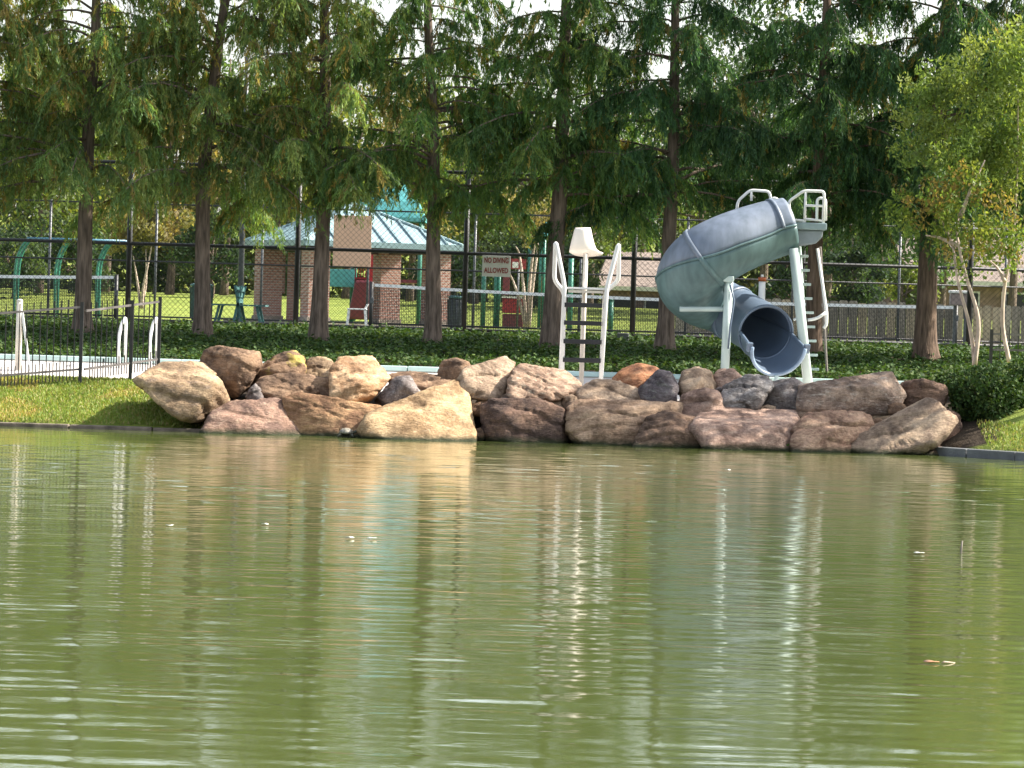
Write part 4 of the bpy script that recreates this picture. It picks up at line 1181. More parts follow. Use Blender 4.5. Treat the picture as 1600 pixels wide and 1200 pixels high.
# ------------------------------------------------------------------ playground structure behind the pavilion
M_canopy = mat('turquoise_plastic_canopy', (0.10, 0.36, 0.36), 0.4, var=0.1)
M_tp = mat('turquoise_plastic_panel', (0.04, 0.24, 0.21), 0.4, var=0.1)
M_rp = mat('red_playground_plastic', (0.38, 0.025, 0.03), 0.4, var=0.1)
M_mp = mat('maroon_playground_plastic', (0.16, 0.03, 0.04), 0.45, var=0.1)
GD = 138.0
pz = ground_z(0, GD)
gx0, gx1 = P(548, 342, GD).x, P(666, 342, GD).x
pg = empty('playground_tower', ((gx0 + gx1) / 2, GD, pz), 'playground tower with turquoise peaked canopy behind the pavilion roof', 'playground')
cxm = (gx0 + gx1) / 2; ce = P(610, 340, GD).z; ct = P(606, 274, GD).z; hw = (gx1 - gx0) / 2
rows = [(1.0, ce - 0.12), (1.0, ce), (0.8, ce + (ct - ce) * 0.38), (0.55, ce + (ct - ce) * 0.68), (0.28, ce + (ct - ce) * 0.9), (0.06, ct)]
vs_, fs = [], []
for f, z in rows:
    for sx_, sy_ in ((-1, -1), (1, -1), (1, 1), (-1, 1)):
        vs_.append((cxm + sx_ * hw * f, GD + sy_ * hw * f, z))
for j in range(len(rows) - 1):
    for k in range(4):
        fs.append((j * 4 + k, j * 4 + (k + 1) % 4, (j + 1) * 4 + (k + 1) % 4, (j + 1) * 4 + k))
fs.append((20, 21, 22, 23))
MB().add(vs_, fs).build('canopy', M_canopy, pg, bevel=0.03)
for sx_ in (-1, 1):
    for sy_ in (-1, 1):
        MB().tube([(cxm + sx_ * hw * 0.88, GD + sy_ * hw * 0.88, pz - 0.1), (cxm + sx_ * hw * 0.88, GD + sy_ * hw * 0.88, ce)], 0.065, 10).build('post', M_pg, pg)
MB().box((cxm, GD, pz + 1.25), (2 * hw * 0.85, 2 * hw * 0.85, 0.1)).build('deck', M_mp, pg)
a, b = P(513, 420, GD - 1.6), P(553, 449, GD - 1.6)
MB().box(((a.x + b.x) / 2, GD - 1.4, (a.z + b.z) / 2), (b.x - a.x, 0.08, a.z - b.z)).build('climbing_panel', M_canopy, pg, bevel=0.02)
a, b = P(545, 438, GD - 1.8), P(583, 500, GD - 1.8)
mb = MB().prism([(a.x, GD - 2.2, b.z), (b.x, GD - 2.2, b.z), (b.x, GD - 2.2, a.z), (a.x + 0.2, GD - 2.2, a.z)], (0, 0.9, 0))
mb.build('slide_chute', M_mp, pg, bevel=0.06)
for k in range(7):
    x = P(556 + k * 4, 420, GD - 1.2).x
    MB().bar((x, GD - 1.2, pz + 1.3), (x, GD - 1.2, pz + 2.0), 0.025, 0.025).build('baluster', M_rp, pg)
for z in (pz + 1.3, pz + 2.0):
    MB().bar((P(554, 420, GD - 1.2).x, GD - 1.2, z), (P(583, 420, GD - 1.2).x, GD - 1.2, z), 0.05, 0.05).build('rail', M_rp, pg)
MB().bar((P(583, 400, GD - 1.3).x, GD - 1.3, pz + 1.2), (P(583, 400, GD - 1.3).x, GD - 1.3, pz + 2.55), 0.2, 0.1).build('red_panel', M_rp, pg)

G2 = 134.0
p2 = ground_z(0, G2)
x1_, x2_ = P(757, 480, G2).x, P(850, 480, G2).x
pf = empty('playground_climber', ((x1_ + x2_) / 2, G2, p2), 'green posted play climber with maroon panels behind the no diving sign', 'playground')
for px, yt, r in ((757, 405, 0.07), (776, 402, 0.055), (781, 402, 0.05), (828, 384, 0.05), (846, 365, 0.045), (852, 350, 0.045)):
    q = P(px, yt, G2)
    MB().tube([(q.x, G2, p2 - 0.05), (q.x, G2, q.z)], r, 10).build('post', M_pg, pf)
for (px0, px1, y0_, y1_, m) in ((785, 817, 466, 490, M_rp), (785, 817, 490, 512, M_mp), (786, 796, 425, 462, M_mp)):
    a, b = P(px0, y0_, G2), P(px1, y1_, G2)
    MB().box(((a.x + b.x) / 2, G2 - 0.1, (a.z + b.z) / 2), (b.x - a.x, 0.1, a.z - b.z)).build('play_panel', m, pf, bevel=0.02)
a, b = P(784, 464, G2), P(818, 467, G2)
MB().box(((a.x + b.x) / 2, G2 - 0.12, a.z), (b.x - a.x, 0.2, 0.06)).build('panel_cap', M_signw, pf)
a, b = P(842, 432, G2), P(856, 510, G2)
MB().box(((a.x + b.x) / 2, G2 + 0.3, (a.z + b.z) / 2), (b.x - a.x, 0.3, a.z - b.z)).build('tan_panel', mat('tan_play_panel', (0.42, 0.26, 0.13), 0.6), pf, bevel=0.02)
for (x_, y_) in ((846, 358), (853, 352), (851, 366)):
    q = P(x_, y_, G2)
    bm = bmesh.new(); bmesh.ops.create_icosphere(bm, subdivisions=2, radius=0.1, matrix=Matrix.Translation(q - OFF[pf.name]))
    me = bpy.data.meshes.new('finial'); bm.to_mesh(me); bm.free(); link('finial', me, M_canopy, pf)
# pair of green posts further right
G3 = 133.0
for px, yt, lab in ((893, 398, 'slim green post behind the lifeguard chair ladder'), (955, 470, 'short green post right of the lifeguard chair')):
    q = P(px, yt, G3); z3 = ground_z(0, G3)
    e = empty('green_post', (q.x, G3, z3), lab, 'post')
    MB().tube([(q.x, G3, z3 - 0.05), (q.x, G3, q.z)], 0.075, 12).build('shaft', M_pg, e)
    MB().tube([(q.x, G3, q.z), (q.x, G3, q.z + 0.07)], [0.085, 0.02], 12).build('cap', M_pg, e)

# ------------------------------------------------------------------ wooden boundary fence, houses
M_plank = [mat('weathered_grey_plank_%s' % n, c, 0.85, var=0.2, scale=4, stretch=(3, 3, 0.4), bump=0.3) for n, c in (('a', (0.246, 0.207, 0.195)), ('b', (0.304, 0.262, 0.240)), ('c', (0.203, 0.172, 0.163)), ('d', (0.348, 0.276, 0.221)))]
WD = 126.5
wx0, wx1 = P(1040, 500, WD).x, P(1640, 500, WD).x
wz0 = 1.35; wz1 = P(1400, 473, WD).z
wf = empty('plank_fence', ((wx0 + wx1) / 2, WD, wz0), 'weathered grey vertical plank fence behind the court at right', 'fence')
pmesh = {}
n = 40; pw = (wx1 - wx0) / n
for i in range(n):
    h = wz1 - wz0 + random.choice((-0.04, 0, 0.02))
    mb = MB(); x = wx0 + pw * (i + 0.5); hw2 = pw / 2 - 0.008; dy = random.uniform(-0.015, 0.015)
    mb.prism([(x - hw2, WD + dy, wz0), (x + hw2, WD + dy, wz0), (x + hw2, WD + dy, wz0 + h - 0.04), (x + hw2 - 0.03, WD + dy, wz0 + h), (x - hw2 + 0.03, WD + dy, wz0 + h), (x - hw2, WD + dy, wz0 + h - 0.04)], (0, 0.02, 0))
    mb.build('plank', random.choice(M_plank), wf)
for z in (wz0 + 0.4, wz1 - 0.35):
    MB().bar((wx0, WD + 0.07, z), (wx1, WD + 0.07, z), 0.05, 0.09).build('rail', M_plank[0], wf)

M_sh = mat('tan_roof_shingle', (0.24, 0.19, 0.16), 0.85, var=0.2, scale=3, stretch=(1, 1, 4), bump=0.4)
M_hw = mat('tan_house_brick', (0.28, 0.19, 0.15), 0.85, var=0.25, scale=5)
M_trim = mat('white_house_trim', (0.66, 0.65, 0.62), 0.6, var=0.05)
M_glass = mat('dark_window_glass', (0.03, 0.035, 0.04), 0.1, var=0.1)


def house(px0, px1, yeave, yridge, d, label, wins=3):
    a, b = P(px0, yeave, d), P(px1, yeave, d); zr = P((px0 + px1) / 2, yridge, d).z; z0 = ground_z(0, d) - 0.3
    ze = (a.z + b.z) / 2; w = b.x - a.x; xm = (a.x + b.x) / 2; dp = 9.0
    r = empty('bungalow', (xm, d, z0), label, 'house')
    MB().box((xm, d + dp / 2, (z0 + ze) / 2), (w - 0.8, dp - 0.8, ze - z0)).build('wall', M_hw, r)
    mb = MB()
    e = 0.0
    mb.add([(a.x, d, ze), (b.x, d, ze), (b.x, d + dp, ze), (a.x, d + dp, ze), (a.x + w * 0.12, d + dp / 2, zr), (b.x - w * 0.12, d + dp / 2, zr)],
           [(0, 1, 5, 4), (1, 2, 5), (2, 3, 4, 5), (3, 0, 4), (3, 2, 1, 0)])
    rf_ = mb.build('roof', M_sh, r)
    MB().bar((a.x, d - 0.02, ze - 0.08), (b.x, d - 0.02, ze - 0.08), 0.12, 0.16).build('gutter', M_trim, r)
    for k in range(wins):
        x = a.x + w * (k + 0.7) / (wins + 0.4)
        wo = MB().box((x, d + 0.38, ze - 0.95), (1.1, 0.08, 1.1)).build('window', M_trim, r)
        MB().box((x, d + 0.335, ze - 0.95), (0.95, 0.04, 0.95)).build('pane', M_glass, wo)
    return r


house(930, 1130, 449, 392, 176, 'tan roofed bungalow with pale gutter seen left of slide')
house(1380, 1720, 440, 372, 182, 'brown bungalow behind the plank fence at right', 4)

# electricity / meter cabinet on posts near the right tree
q = P(1500, 466, 96.0)
eb = empty('meter_cabinet', (q.x, 96, 1.63), 'pinkish grey cabinet on posts right of the right cypress trunk', 'cabinet')
t0, t1 = P(1484, 458, 96.0), P(1515, 478, 96.0)
MB().box((q.x, 96, (t0.z + t1.z) / 2), (t1.x - t0.x, 0.3, t0.z - t1.z)).build('box', mat('pinkish_grey_metal', (0.26, 0.20, 0.19), 0.5), eb, bevel=0.03)
MB().box((q.x, 96, t0.z + 0.03), (t1.x - t0.x + 0.04, 0.36, 0.06)).build('lid', M_signw, eb, bevel=0.02)
for dx in (-0.1, 0.12):
    MB().bar((q.x + dx, 96, 1.6), (q.x + dx, 96, t1.z), 0.06, 0.06).build('post', M_gpost, eb)

# ------------------------------------------------------------------ trees
def bark(name, c, s=(7, 7, 0.9), bump=0.8):
    return mat(name, c, 0.9, var=0.35, scale=3.0, stretch=s, bump=bump, bscale=8, spec=0.2, detail=8)


M_bark = bark('grey_brown_cypress_bark', (0.15, 0.115, 0.09))
M_barkr = bark('reddish_cypress_bark', (0.145, 0.10, 0.072))
M_cyp = leafmat('cypress_needles', 0.5)
M_brd = leafmat('broad_leaves', 0.5)
M_twig = mat('pale_twigs', (0.21, 0.18, 0.155), 0.85, var=0.2)


def cypress(trunk_px, d, H, seed, pal, label, bm_=M_bark, boughs=(), lowz=2.85, dens=1.0, r0=0.155, reach=2.1, skip=()):
    rg = np.random.default_rng(seed)
    pts = [P(x, y, d) for x, y in trunk_px]
    bx_ = pts[0]; gz = ground_z(bx_.x, d)
    root = empty('bald_cypress', (bx_.x, d, gz), label, 'tree', 'row of cypress trees')
    ax_ = [Vector((bx_.x, d, gz - 0.15))] + [Vector((q.x, d + 0.02 * i, q.z)) for i, q in enumerate(pts)]
    ax_[1].z = max(ax_[1].z, gz + 0.25)
    last = ax_[-1]; ax_.append(Vector((last.x + (last.x - ax_[-2].x) * 0.3, d + rg.uniform(-0.3, 0.3), gz + H)))
    zs = [q.z for q in ax_]; 

    def tr(z):
        return np.array([np.interp(z, zs, [q.x for q in ax_]), np.interp(z, zs, [q.y for q in ax_]), z])

    def trad(z):
        h = (z - gz) / H
        return max(0.02, r0 * (1 - h) ** 0.85 + 0.065 * math.exp(-max(0, z - gz) / 0.28))
    zz = [gz - 0.15, gz, gz + 0.15, gz + 0.35, gz + 0.7] + list(np.linspace(gz + 1.2, gz + H, 14))
    mb = MB()
    mb.tube([Vector(tr(z)) + Vector((noise.noise((z * 0.8, seed, 0)) * 0.03, 0, 0)) for z in zz], [trad(z) * (1 + 0.05 * noise.noise((z * 2, seed, 3))) for z in zz], 14)
    # buttressed foot: ridges on the lowest rings
    for ring in range(4):
        for k in range(14):
            v = mb.v[ring * 14 + k]; c = Vector(tr(zz[ring])); f = 1 + (0.22 - 0.055 * ring) * math.sin(k * 2 * math.pi / 14 * 4 + seed)
            mb.v[ring * 14 + k] = c + (v - c) * f
    mb.build('trunk', bm_, root)
    # branches: (start, end, lift)
    br = []
    z = gz + lowz
    while z < gz + H - 0.3:
        h = (z - gz - lowz) / (H - lowz)
        nb = 3 if h < 0.4 and rg.uniform() < 0.5 else 2
        for _ in range(nb):
            az = rg.uniform(0, 2 * math.pi); L_ = reach * (1 - h) ** 0.78 * rg.uniform(0.65, 1.15) + 0.25
            s_ = tr(z + rg.uniform(-0.12, 0.12))
            e_ = s_ + np.array([math.cos(az) * L_, math.sin(az) * L_, L_ * rg.uniform(-0.30, 0.14)])
            br.append((s_, e_, L_ * rg.uniform(0.06, 0.16)))
        z += 0.27 + 0.07 * h
    z = gz + lowz + 0.2
    while z < 8.5:                                   # short sprays that veil the stem
        az = rg.uniform(-2.7, -0.4); L_ = rg.uniform(0.5, 1.15)
        s_ = tr(z); br.append((s_, s_ + np.array([math.cos(az) * L_, math.sin(az) * L_, L_ * rg.uniform(-0.35, 0.1)]), 0.08))
        z += rg.uniform(0.22, 0.5)
    for (x0, y0, x1, y1, dy) in boughs:
        s_ = np.array(tr(P(x0, y0, d).z)); q = P(x1, y1, d + dy)
        br.append((s_, np.array(q[:]), 0.25))
    lb = MB()
    C, D, W_, LN, WD_, CO = [], [], [], [], [], []
    greens, warm, wf_ = pal
    for (s_, e_, lift) in br:
        L_ = np.linalg.norm(e_ - s_)
        tt_ = np.linspace(0, 1, 6)
        cpt = s_ + (e_ - s_) * tt_[:, None] + np.array([0, 0, 1.0]) * (4 * lift * tt_ * (1 - tt_))[:, None]
        rb_ = max(0.008, 0.02 * L_ / 1.5) * (1 if s_[2] < gz + H * 0.8 else 0.6)
        lb.tube([Vector(c) for c in cpt], list(rb_ * (1 - 0.8 * tt_) + 0.003), 5, cap=False)
        vis = s_[2] < 8.3
        ns = int(L_ * (26 if vis else 9) * dens) + 2
        k = 31 if vis else 16
        t_ = 0.22 + 0.78 * rg.uniform(0, 1, ns) ** 0.7
        st = np.stack([np.interp(t_, tt_, cpt[:, i]) for i in range(3)], 1)
        out = (e_ - s_) / L_; lat = np.array([-out[1], out[0], 0]); lat /= max(np.linalg.norm(lat), 1e-6)
        sd = rg.uniform(-1, 1, ns)[:, None] * lat * 1.0 + out * rg.uniform(0, 0.7, ns)[:, None] + np.array([0, 0, -1.0]) * rg.uniform(0.15, 1.1, ns)[:, None]
        sd /= np.linalg.norm(sd, axis=1, keepdims=True)
        ln_ = rg.uniform(0.18, 0.62, ns) * (0.75 + 0.35 * (1 - np.abs(t_ - 0.6)))
        s2 = rg.uniform(0.05, 1.0, (ns, k))
        pos = st[:, None, :] + sd[:, None, :] * (s2 * ln_[:, None])[..., None]
        pos[..., 2] -= 0.45 * s2 ** 2 * ln_[:, None]
        pos += rg.normal(0, 0.018, pos.shape)
        dd = sd[:, None, :] * 0.5 + rg.normal(0, 0.5, pos.shape) + np.array([0, 0, -0.75])
        n_ = ns * k
        base = greens[rg.integers(0, len(greens), ns)] * rg.uniform(0.75, 1.3)
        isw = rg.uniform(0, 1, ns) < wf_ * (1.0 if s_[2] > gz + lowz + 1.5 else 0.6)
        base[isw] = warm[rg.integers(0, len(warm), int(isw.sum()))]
        cc = base[:, None, :] * rg.uniform(0.7, 1.3, (ns, k, 1))
        C.append(pos.reshape(-1, 3)); D.append(dd.reshape(-1, 3)); W_.append(rg.normal(size=(n_, 3)))
        LN.append(rg.uniform(0.07, 0.17, n_) * (1 if vis else 1.7)); WD_.append(rg.uniform(0.012, 0.027, n_) * (1 if vis else 2.2)); CO.append(cc.reshape(-1, 3))
    lb.build('limbs', bm_, root)['kind'] = 'stuff'
    leaves('crown', np.concatenate(C), np.concatenate(D), np.concatenate(W_), np.concatenate(LN), np.concatenate(WD_), np.concatenate(CO), M_cyp, root)
    return root


A3 = np.array
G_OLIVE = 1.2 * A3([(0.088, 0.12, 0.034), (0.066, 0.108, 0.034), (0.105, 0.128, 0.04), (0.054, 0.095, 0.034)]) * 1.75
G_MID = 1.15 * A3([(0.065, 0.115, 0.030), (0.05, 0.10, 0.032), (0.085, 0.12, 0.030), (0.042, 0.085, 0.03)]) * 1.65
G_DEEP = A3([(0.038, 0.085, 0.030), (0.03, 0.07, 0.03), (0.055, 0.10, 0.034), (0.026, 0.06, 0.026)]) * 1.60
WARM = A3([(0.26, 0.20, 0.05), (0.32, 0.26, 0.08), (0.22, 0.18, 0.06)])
TD = 84.0
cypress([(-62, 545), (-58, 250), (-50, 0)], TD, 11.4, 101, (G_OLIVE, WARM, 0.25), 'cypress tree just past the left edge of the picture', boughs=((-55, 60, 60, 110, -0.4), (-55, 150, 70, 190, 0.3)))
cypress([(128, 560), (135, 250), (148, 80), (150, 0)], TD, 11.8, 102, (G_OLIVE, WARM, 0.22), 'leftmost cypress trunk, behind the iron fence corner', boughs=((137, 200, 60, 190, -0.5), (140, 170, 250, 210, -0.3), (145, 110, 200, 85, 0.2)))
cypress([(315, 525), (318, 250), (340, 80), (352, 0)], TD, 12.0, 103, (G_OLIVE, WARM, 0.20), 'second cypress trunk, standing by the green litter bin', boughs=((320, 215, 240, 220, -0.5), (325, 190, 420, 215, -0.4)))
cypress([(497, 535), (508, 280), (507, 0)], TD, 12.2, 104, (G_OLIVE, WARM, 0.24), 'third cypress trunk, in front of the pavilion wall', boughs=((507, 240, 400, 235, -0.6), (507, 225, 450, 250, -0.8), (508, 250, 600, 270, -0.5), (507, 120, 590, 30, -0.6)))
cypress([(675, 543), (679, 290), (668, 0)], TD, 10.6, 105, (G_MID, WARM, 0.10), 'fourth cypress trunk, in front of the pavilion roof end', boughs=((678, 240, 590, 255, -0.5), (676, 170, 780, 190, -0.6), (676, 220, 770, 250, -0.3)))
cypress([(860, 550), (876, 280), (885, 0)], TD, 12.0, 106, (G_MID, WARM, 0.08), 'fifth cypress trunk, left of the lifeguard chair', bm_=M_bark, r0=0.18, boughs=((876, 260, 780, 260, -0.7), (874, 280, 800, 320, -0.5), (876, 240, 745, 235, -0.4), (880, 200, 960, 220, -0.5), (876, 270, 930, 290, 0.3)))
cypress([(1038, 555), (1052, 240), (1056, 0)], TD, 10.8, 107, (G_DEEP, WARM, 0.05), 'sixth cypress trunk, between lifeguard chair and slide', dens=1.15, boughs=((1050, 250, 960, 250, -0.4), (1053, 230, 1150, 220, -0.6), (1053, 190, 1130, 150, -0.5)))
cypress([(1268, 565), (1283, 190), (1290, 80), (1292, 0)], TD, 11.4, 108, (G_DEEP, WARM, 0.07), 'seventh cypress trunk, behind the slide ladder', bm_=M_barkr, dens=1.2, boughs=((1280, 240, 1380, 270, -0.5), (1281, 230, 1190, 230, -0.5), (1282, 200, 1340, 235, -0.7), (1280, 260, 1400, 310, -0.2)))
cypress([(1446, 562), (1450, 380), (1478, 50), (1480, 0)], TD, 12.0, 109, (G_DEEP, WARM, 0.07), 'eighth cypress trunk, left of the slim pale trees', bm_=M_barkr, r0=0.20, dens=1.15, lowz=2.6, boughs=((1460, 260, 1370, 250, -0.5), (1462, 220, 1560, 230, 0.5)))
cypress([(1640, 565), (1645, 300), (1650, 0)], TD, 11.5, 110, (G_DEEP, WARM, 0.1), 'cypress tree just past the right edge of the picture')


def broadleaf(px, d, H, cr, seed, cols, label, trunk_h=None, n=6500, leaf=(0.20, 0.12), name='park_tree', trunk_r=0.16, m=M_brd, bm_=M_bark, group='trees beyond the lawn', clumps=26, squash=0.9, x=None, lean=0.0, bot=None):
    rg = np.random.default_rng(seed)
    xx = PX(px, d, 3.0) if x is None else x
    gz = ground_z(xx, d)
    root = empty(name, (xx, d, gz), label, 'tree', group)
    th_ = trunk_h or H * 0.4
    mb = MB()
    mb.tube(smooth_path([(xx, d, gz - 0.2), (xx + 0.08, d, gz + th_ * 0.5), (xx + lean * 0.5, d, gz + th_), (xx + lean, d, gz + H * 0.85)], 4), list(np.interp(np.linspace(0, 1, 13), [0, 0.1, 1], [trunk_r * 1.3, trunk_r, trunk_r * 0.2])), 10)
    mb.build('trunk', bm_, root)
    b0 = gz + (bot if bot is not None else th_ * 0.7)
    zc_ = (b0 + gz + H) / 2; rz = (gz + H - b0) / 2
    cpos, crad = [], []
    lb = MB()
    for k in range(clumps):
        u = unit(1)[0] if False else rg.normal(size=3); u /= np.linalg.norm(u)
        rr = rg.uniform(0.35, 0.95)
        c = np.array([xx + lean * 0.6 + u[0] * cr * rr, d + u[1] * cr * rr, zc_ + u[2] * rz * rr])
        cpos.append(c); crad.append(cr * rg.uniform(0.24, 0.42))
        s0_ = Vector((xx + lean * 0.3, d, min(gz + th_ + rg.uniform(-0.3, 0.8), c[2])))
        lb.tube(smooth_path([s0_, (s0_ + Vector(c)) / 2 + Vector((0, 0, 0.2)), Vector(c)], 3), list(np.linspace(trunk_r * 0.4, 0.012, 7)), 5, cap=False)
    lb.build('limbs', bm_, root)['kind'] = 'stuff'
    ci = rg.integers(0, clumps, n)
    u = rg.normal(size=(n, 3)); u /= np.linalg.norm(u, axis=1, keepdims=True)
    rr = rg.uniform(0.2, 1.0, n) ** 0.6
    c = np.array(cpos)[ci] + u * (rr * np.array(crad)[ci])[:, None] * np.array([1, 1, squash])
    tone = cols[rg.integers(0, len(cols), clumps)][ci] * rg.uniform(0.7, 1.35, (n, 1))
    dd = rg.normal(size=(n, 3)) + np.array([0, 0, -0.6])
    leaves('crown', c, dd, rg.normal(size=(n, 3)), rg.uniform(0.7, 1.3, n) * leaf[0], rg.uniform(0.7, 1.3, n) * leaf[1], tone, m, root)
    return root


BG_A = 1.30 * A3([(0.10, 0.135, 0.03), (0.14, 0.16, 0.04), (0.075, 0.11, 0.03)])
BG_B = 1.35 * A3([(0.06, 0.10, 0.035), (0.045, 0.08, 0.035), (0.085, 0.12, 0.04)])
BG_C = 1.25 * A3([(0.17, 0.16, 0.06), (0.20, 0.16, 0.07), (0.13, 0.13, 0.05)])
BG_D = 1.40 * A3([(0.03, 0.055, 0.026), (0.045, 0.07, 0.03), (0.024, 0.045, 0.022)])
bgs = [(-60, 168, 9.6, 3.2, BG_A, 'yellow green tree beyond the lawn at the left edge'),
       (60, 160, 8.4, 2.9, BG_A, 'sunlit tree behind the overhead ladder frame'),
       (165, 178, 9.8, 3.2, BG_B, 'tall dark tree behind the leftmost cypress'),
       (265, 165, 7.2, 2.6, BG_C, 'golden brown tree between the first two cypresses'),
       (350, 182, 9.8, 3.3, BG_B, 'dark tree beyond the lawn behind the second cypress'),
       (430, 166, 7.6, 2.7, BG_A, 'light green tree just left of the pavilion'),
       (540, 185, 9.0, 3.2, BG_A, 'broad tree far behind the pavilion roof'),
       (640, 176, 8.4, 3.0, BG_C, 'pale tree right of the turquoise canopy'),
       (740, 170, 8.0, 2.9, BG_A, 'light tree beyond the second fence bay right of pavilion'),
       (830, 186, 10.0, 3.2, BG_B, 'dark tree behind the fifth cypress'),
       (920, 172, 7.6, 2.7, BG_B, 'round tree behind the lifeguard seat'),
       (1000, 188, 9.2, 3.0, BG_A, 'tree rising behind the tan bungalow roof'),
       (1090, 168, 10.2, 3.2, BG_D, 'dark evergreen behind the slide tube'),
       (1190, 160, 10.0, 3.2, BG_D, 'dark evergreen behind the slide platform'),
       (1290, 156, 9.6, 3.1, BG_D, 'dark evergreen behind the slide hand rail'),
       (1370, 150, 8.6, 2.8, BG_B, 'bushy dark tree above the plank fence left of eighth cypress'),
       (1470, 176, 10.4, 3.2, BG_B, 'tall tree behind the brown bungalow'),
       (1580, 165, 10.4, 3.3, BG_A, 'green tree behind the right hand slim trees'),
       (1690, 170, 10.4, 3.3, BG_B, 'tree past the right edge beyond the plank fence')]
for i, (px, d, h, cr, cols, lab) in enumerate(bgs):
    broadleaf(px, d, h * 1.12, cr * 1.08, 300 + i, cols, lab, n=7500, bot=1.2 if i % 3 else 0.4)
# far wood closing the view
n = 52000
rgw = np.random.default_rng(77)
wx = rgw.uniform(-34, 34, n); wy = rgw.uniform(200, 212, n)
wtop = np.array([6.0 + 2.2 * noise.noise((a * 0.16, 3.3, 0)) + 1.0 * noise.noise((a * 0.6, 1.3, 0)) for a in wx])
wz_ = 2.4 + wtop * rgw.uniform(0, 1, n) ** 0.8
BGW = A3([(0.06, 0.085, 0.035), (0.09, 0.11, 0.045), (0.045, 0.065, 0.03), (0.12, 0.12, 0.06)])
ti = np.array([int(abs(noise.noise((a * 0.35, c * 0.35, 9.0))) * 9) % 4 for a, c in zip(wx, wz_)])
o = leaves('far_woods', np.stack([wx, wy, wz_], 1), rgw.normal(size=(n, 3)), rgw.normal(size=(n, 3)), rgw.uniform(0.25, 0.5, n), rgw.uniform(0.18, 0.35, n), BGW[ti] * rgw.uniform(0.7, 1.3, (n, 1)), M_brd)
tag(o, 'far off wood closing the view beyond the lawn', 'woods', kind='stuff')
# darker evergreen understorey bushes at the foot of the trees
for i, (px, d, h, cr, lab) in enumerate([(20, 152, 2.6, 1.6, 'low dark bush under the overhead ladder'), (120, 158, 2.8, 1.7, 'low dark bush behind the left tennis net'), (240, 166, 2.6, 1.6, 'low dark bush at the far edge of the lawn'),
                                         (330, 160, 2.8, 1.6, 'dark bush at the lawn edge behind the green bin'), (470, 164, 2.8, 1.7, 'dark bush seen through the pavilion'), (700, 158, 2.8, 1.7, 'dark bush right of the pavilion pillars'), (800, 160, 2.6, 1.7, 'dark bush behind the play climber'),
                                         (885, 156, 2.6, 1.5, 'dark bush behind the fifth cypress foot'), (1330, 128.5, 3.4, 1.2, 'dense dark shrub in front of the plank fence'), (1230, 130, 3.0, 1.2, 'dark shrub behind the slide ladder'), (1410, 138, 2.4, 1.0, 'bright topped shrub left of the eighth cypress')]):
    broadleaf(px, d, h, cr, 400 + i, BG_D if i != 10 else BG_A, lab, n=3000, trunk_h=0.7, trunk_r=0.08, name='bush', group='bushes beyond the courts', clumps=16, bot=0.05, leaf=(0.15, 0.09))


# pale multi-stemmed crape myrtles
M_pbark = mat('pale_smooth_bark', (0.46, 0.36, 0.29), 0.75, var=0.25, scale=4, stretch=(3, 3, 1))


def myrtle(name, stems, d, label, fol, seed, n, cols, leaf, r=0.03, group='slim pale barked trees', pm=M_pbark, gz=None):
    rg = np.random.default_rng(seed)
    b0 = P(*stems[0][0], d); gz = ground_z(b0.x, d) if gz is None else gz
    root = empty(name, (b0.x, d, gz), label, 'tree', group)
    for st in stems:
        pts = [P(x, y, d) for x, y in st]
        for k, q in enumerate(pts): q.y += 0.12 * math.sin(k * 1.3 + st[0][0]) * (k > 0)
        sp_ = smooth_path(pts, 5)
        MB().tube(sp_, list(np.linspace(r * 1.15, r * 0.3, len(sp_))), 8).build('stem', pm, root)
    if fol:
        C, CO = [], []
        for (fx, fy, fr, w) in fol:
            q = P(fx, fy, d); m_ = int(n * w)
            u = rg.normal(size=(m_, 3)); u /= np.linalg.norm(u, axis=1, keepdims=True)
            R = fr / FPX * d
            sub = rg.normal(size=(14, 3)); sub = sub / np.linalg.norm(sub, axis=1, keepdims=True) * rg.uniform(0.3, 1.15, (14, 1)) * R
            ii = rg.integers(0, 14, m_)
            c = np.array(q[:]) + sub[ii] + u * (rg.uniform(0, 1, m_) ** 0.5 * R * 0.42)[:, None]
            C.append(c)
            CO.append(cols[rg.integers(0, len(cols), 14)][ii] * rg.uniform(0.65, 1.35, (m_, 1)))
        C = np.concatenate(C); CO = np.concatenate(CO); nn = len(C)
        leaves('crown', C, rg.normal(size=(nn, 3)) + A3([0, 0, -0.9]), rg.normal(size=(nn, 3)), rg.uniform(0.7, 1.3, nn) * leaf[0], rg.uniform(0.7, 1.3, nn) * leaf[1], CO, M_brd, root)
    return root


FRESH = A3([(0.15, 0.20, 0.05), (0.18, 0.22, 0.06), (0.11, 0.165, 0.045), (0.13, 0.18, 0.06)]) * 1.25
AUT = 1.3 * A3([(0.11, 0.16, 0.035), (0.15, 0.18, 0.04), (0.10, 0.15, 0.035), (0.19, 0.15, 0.05), (0.09, 0.14, 0.03)])
myrtle('crape_myrtle', [[(1522, 600), (1522, 555), (1512, 500), (1496, 440), (1488, 380), (1470, 340)], [(1523, 570), (1528, 500), (1508, 430), (1496, 370), (1500, 330)], [(1497, 385), (1470, 372), (1446, 368)], [(1500, 340), (1515, 300), (1540, 250)]], 76.6,
       'slim pale forked tree growing from the shrub at right', [(1440, 330, 46, 0.7), (1500, 320, 60, 1.0), (1480, 270, 50, 0.6), (1560, 330, 60, 1.0), (1405, 325, 26, 0.25), (1500, 390, 40, 0.3), (1575, 400, 36, 0.4)], 501, 900, AUT, (0.09, 0.04), r=0.036)
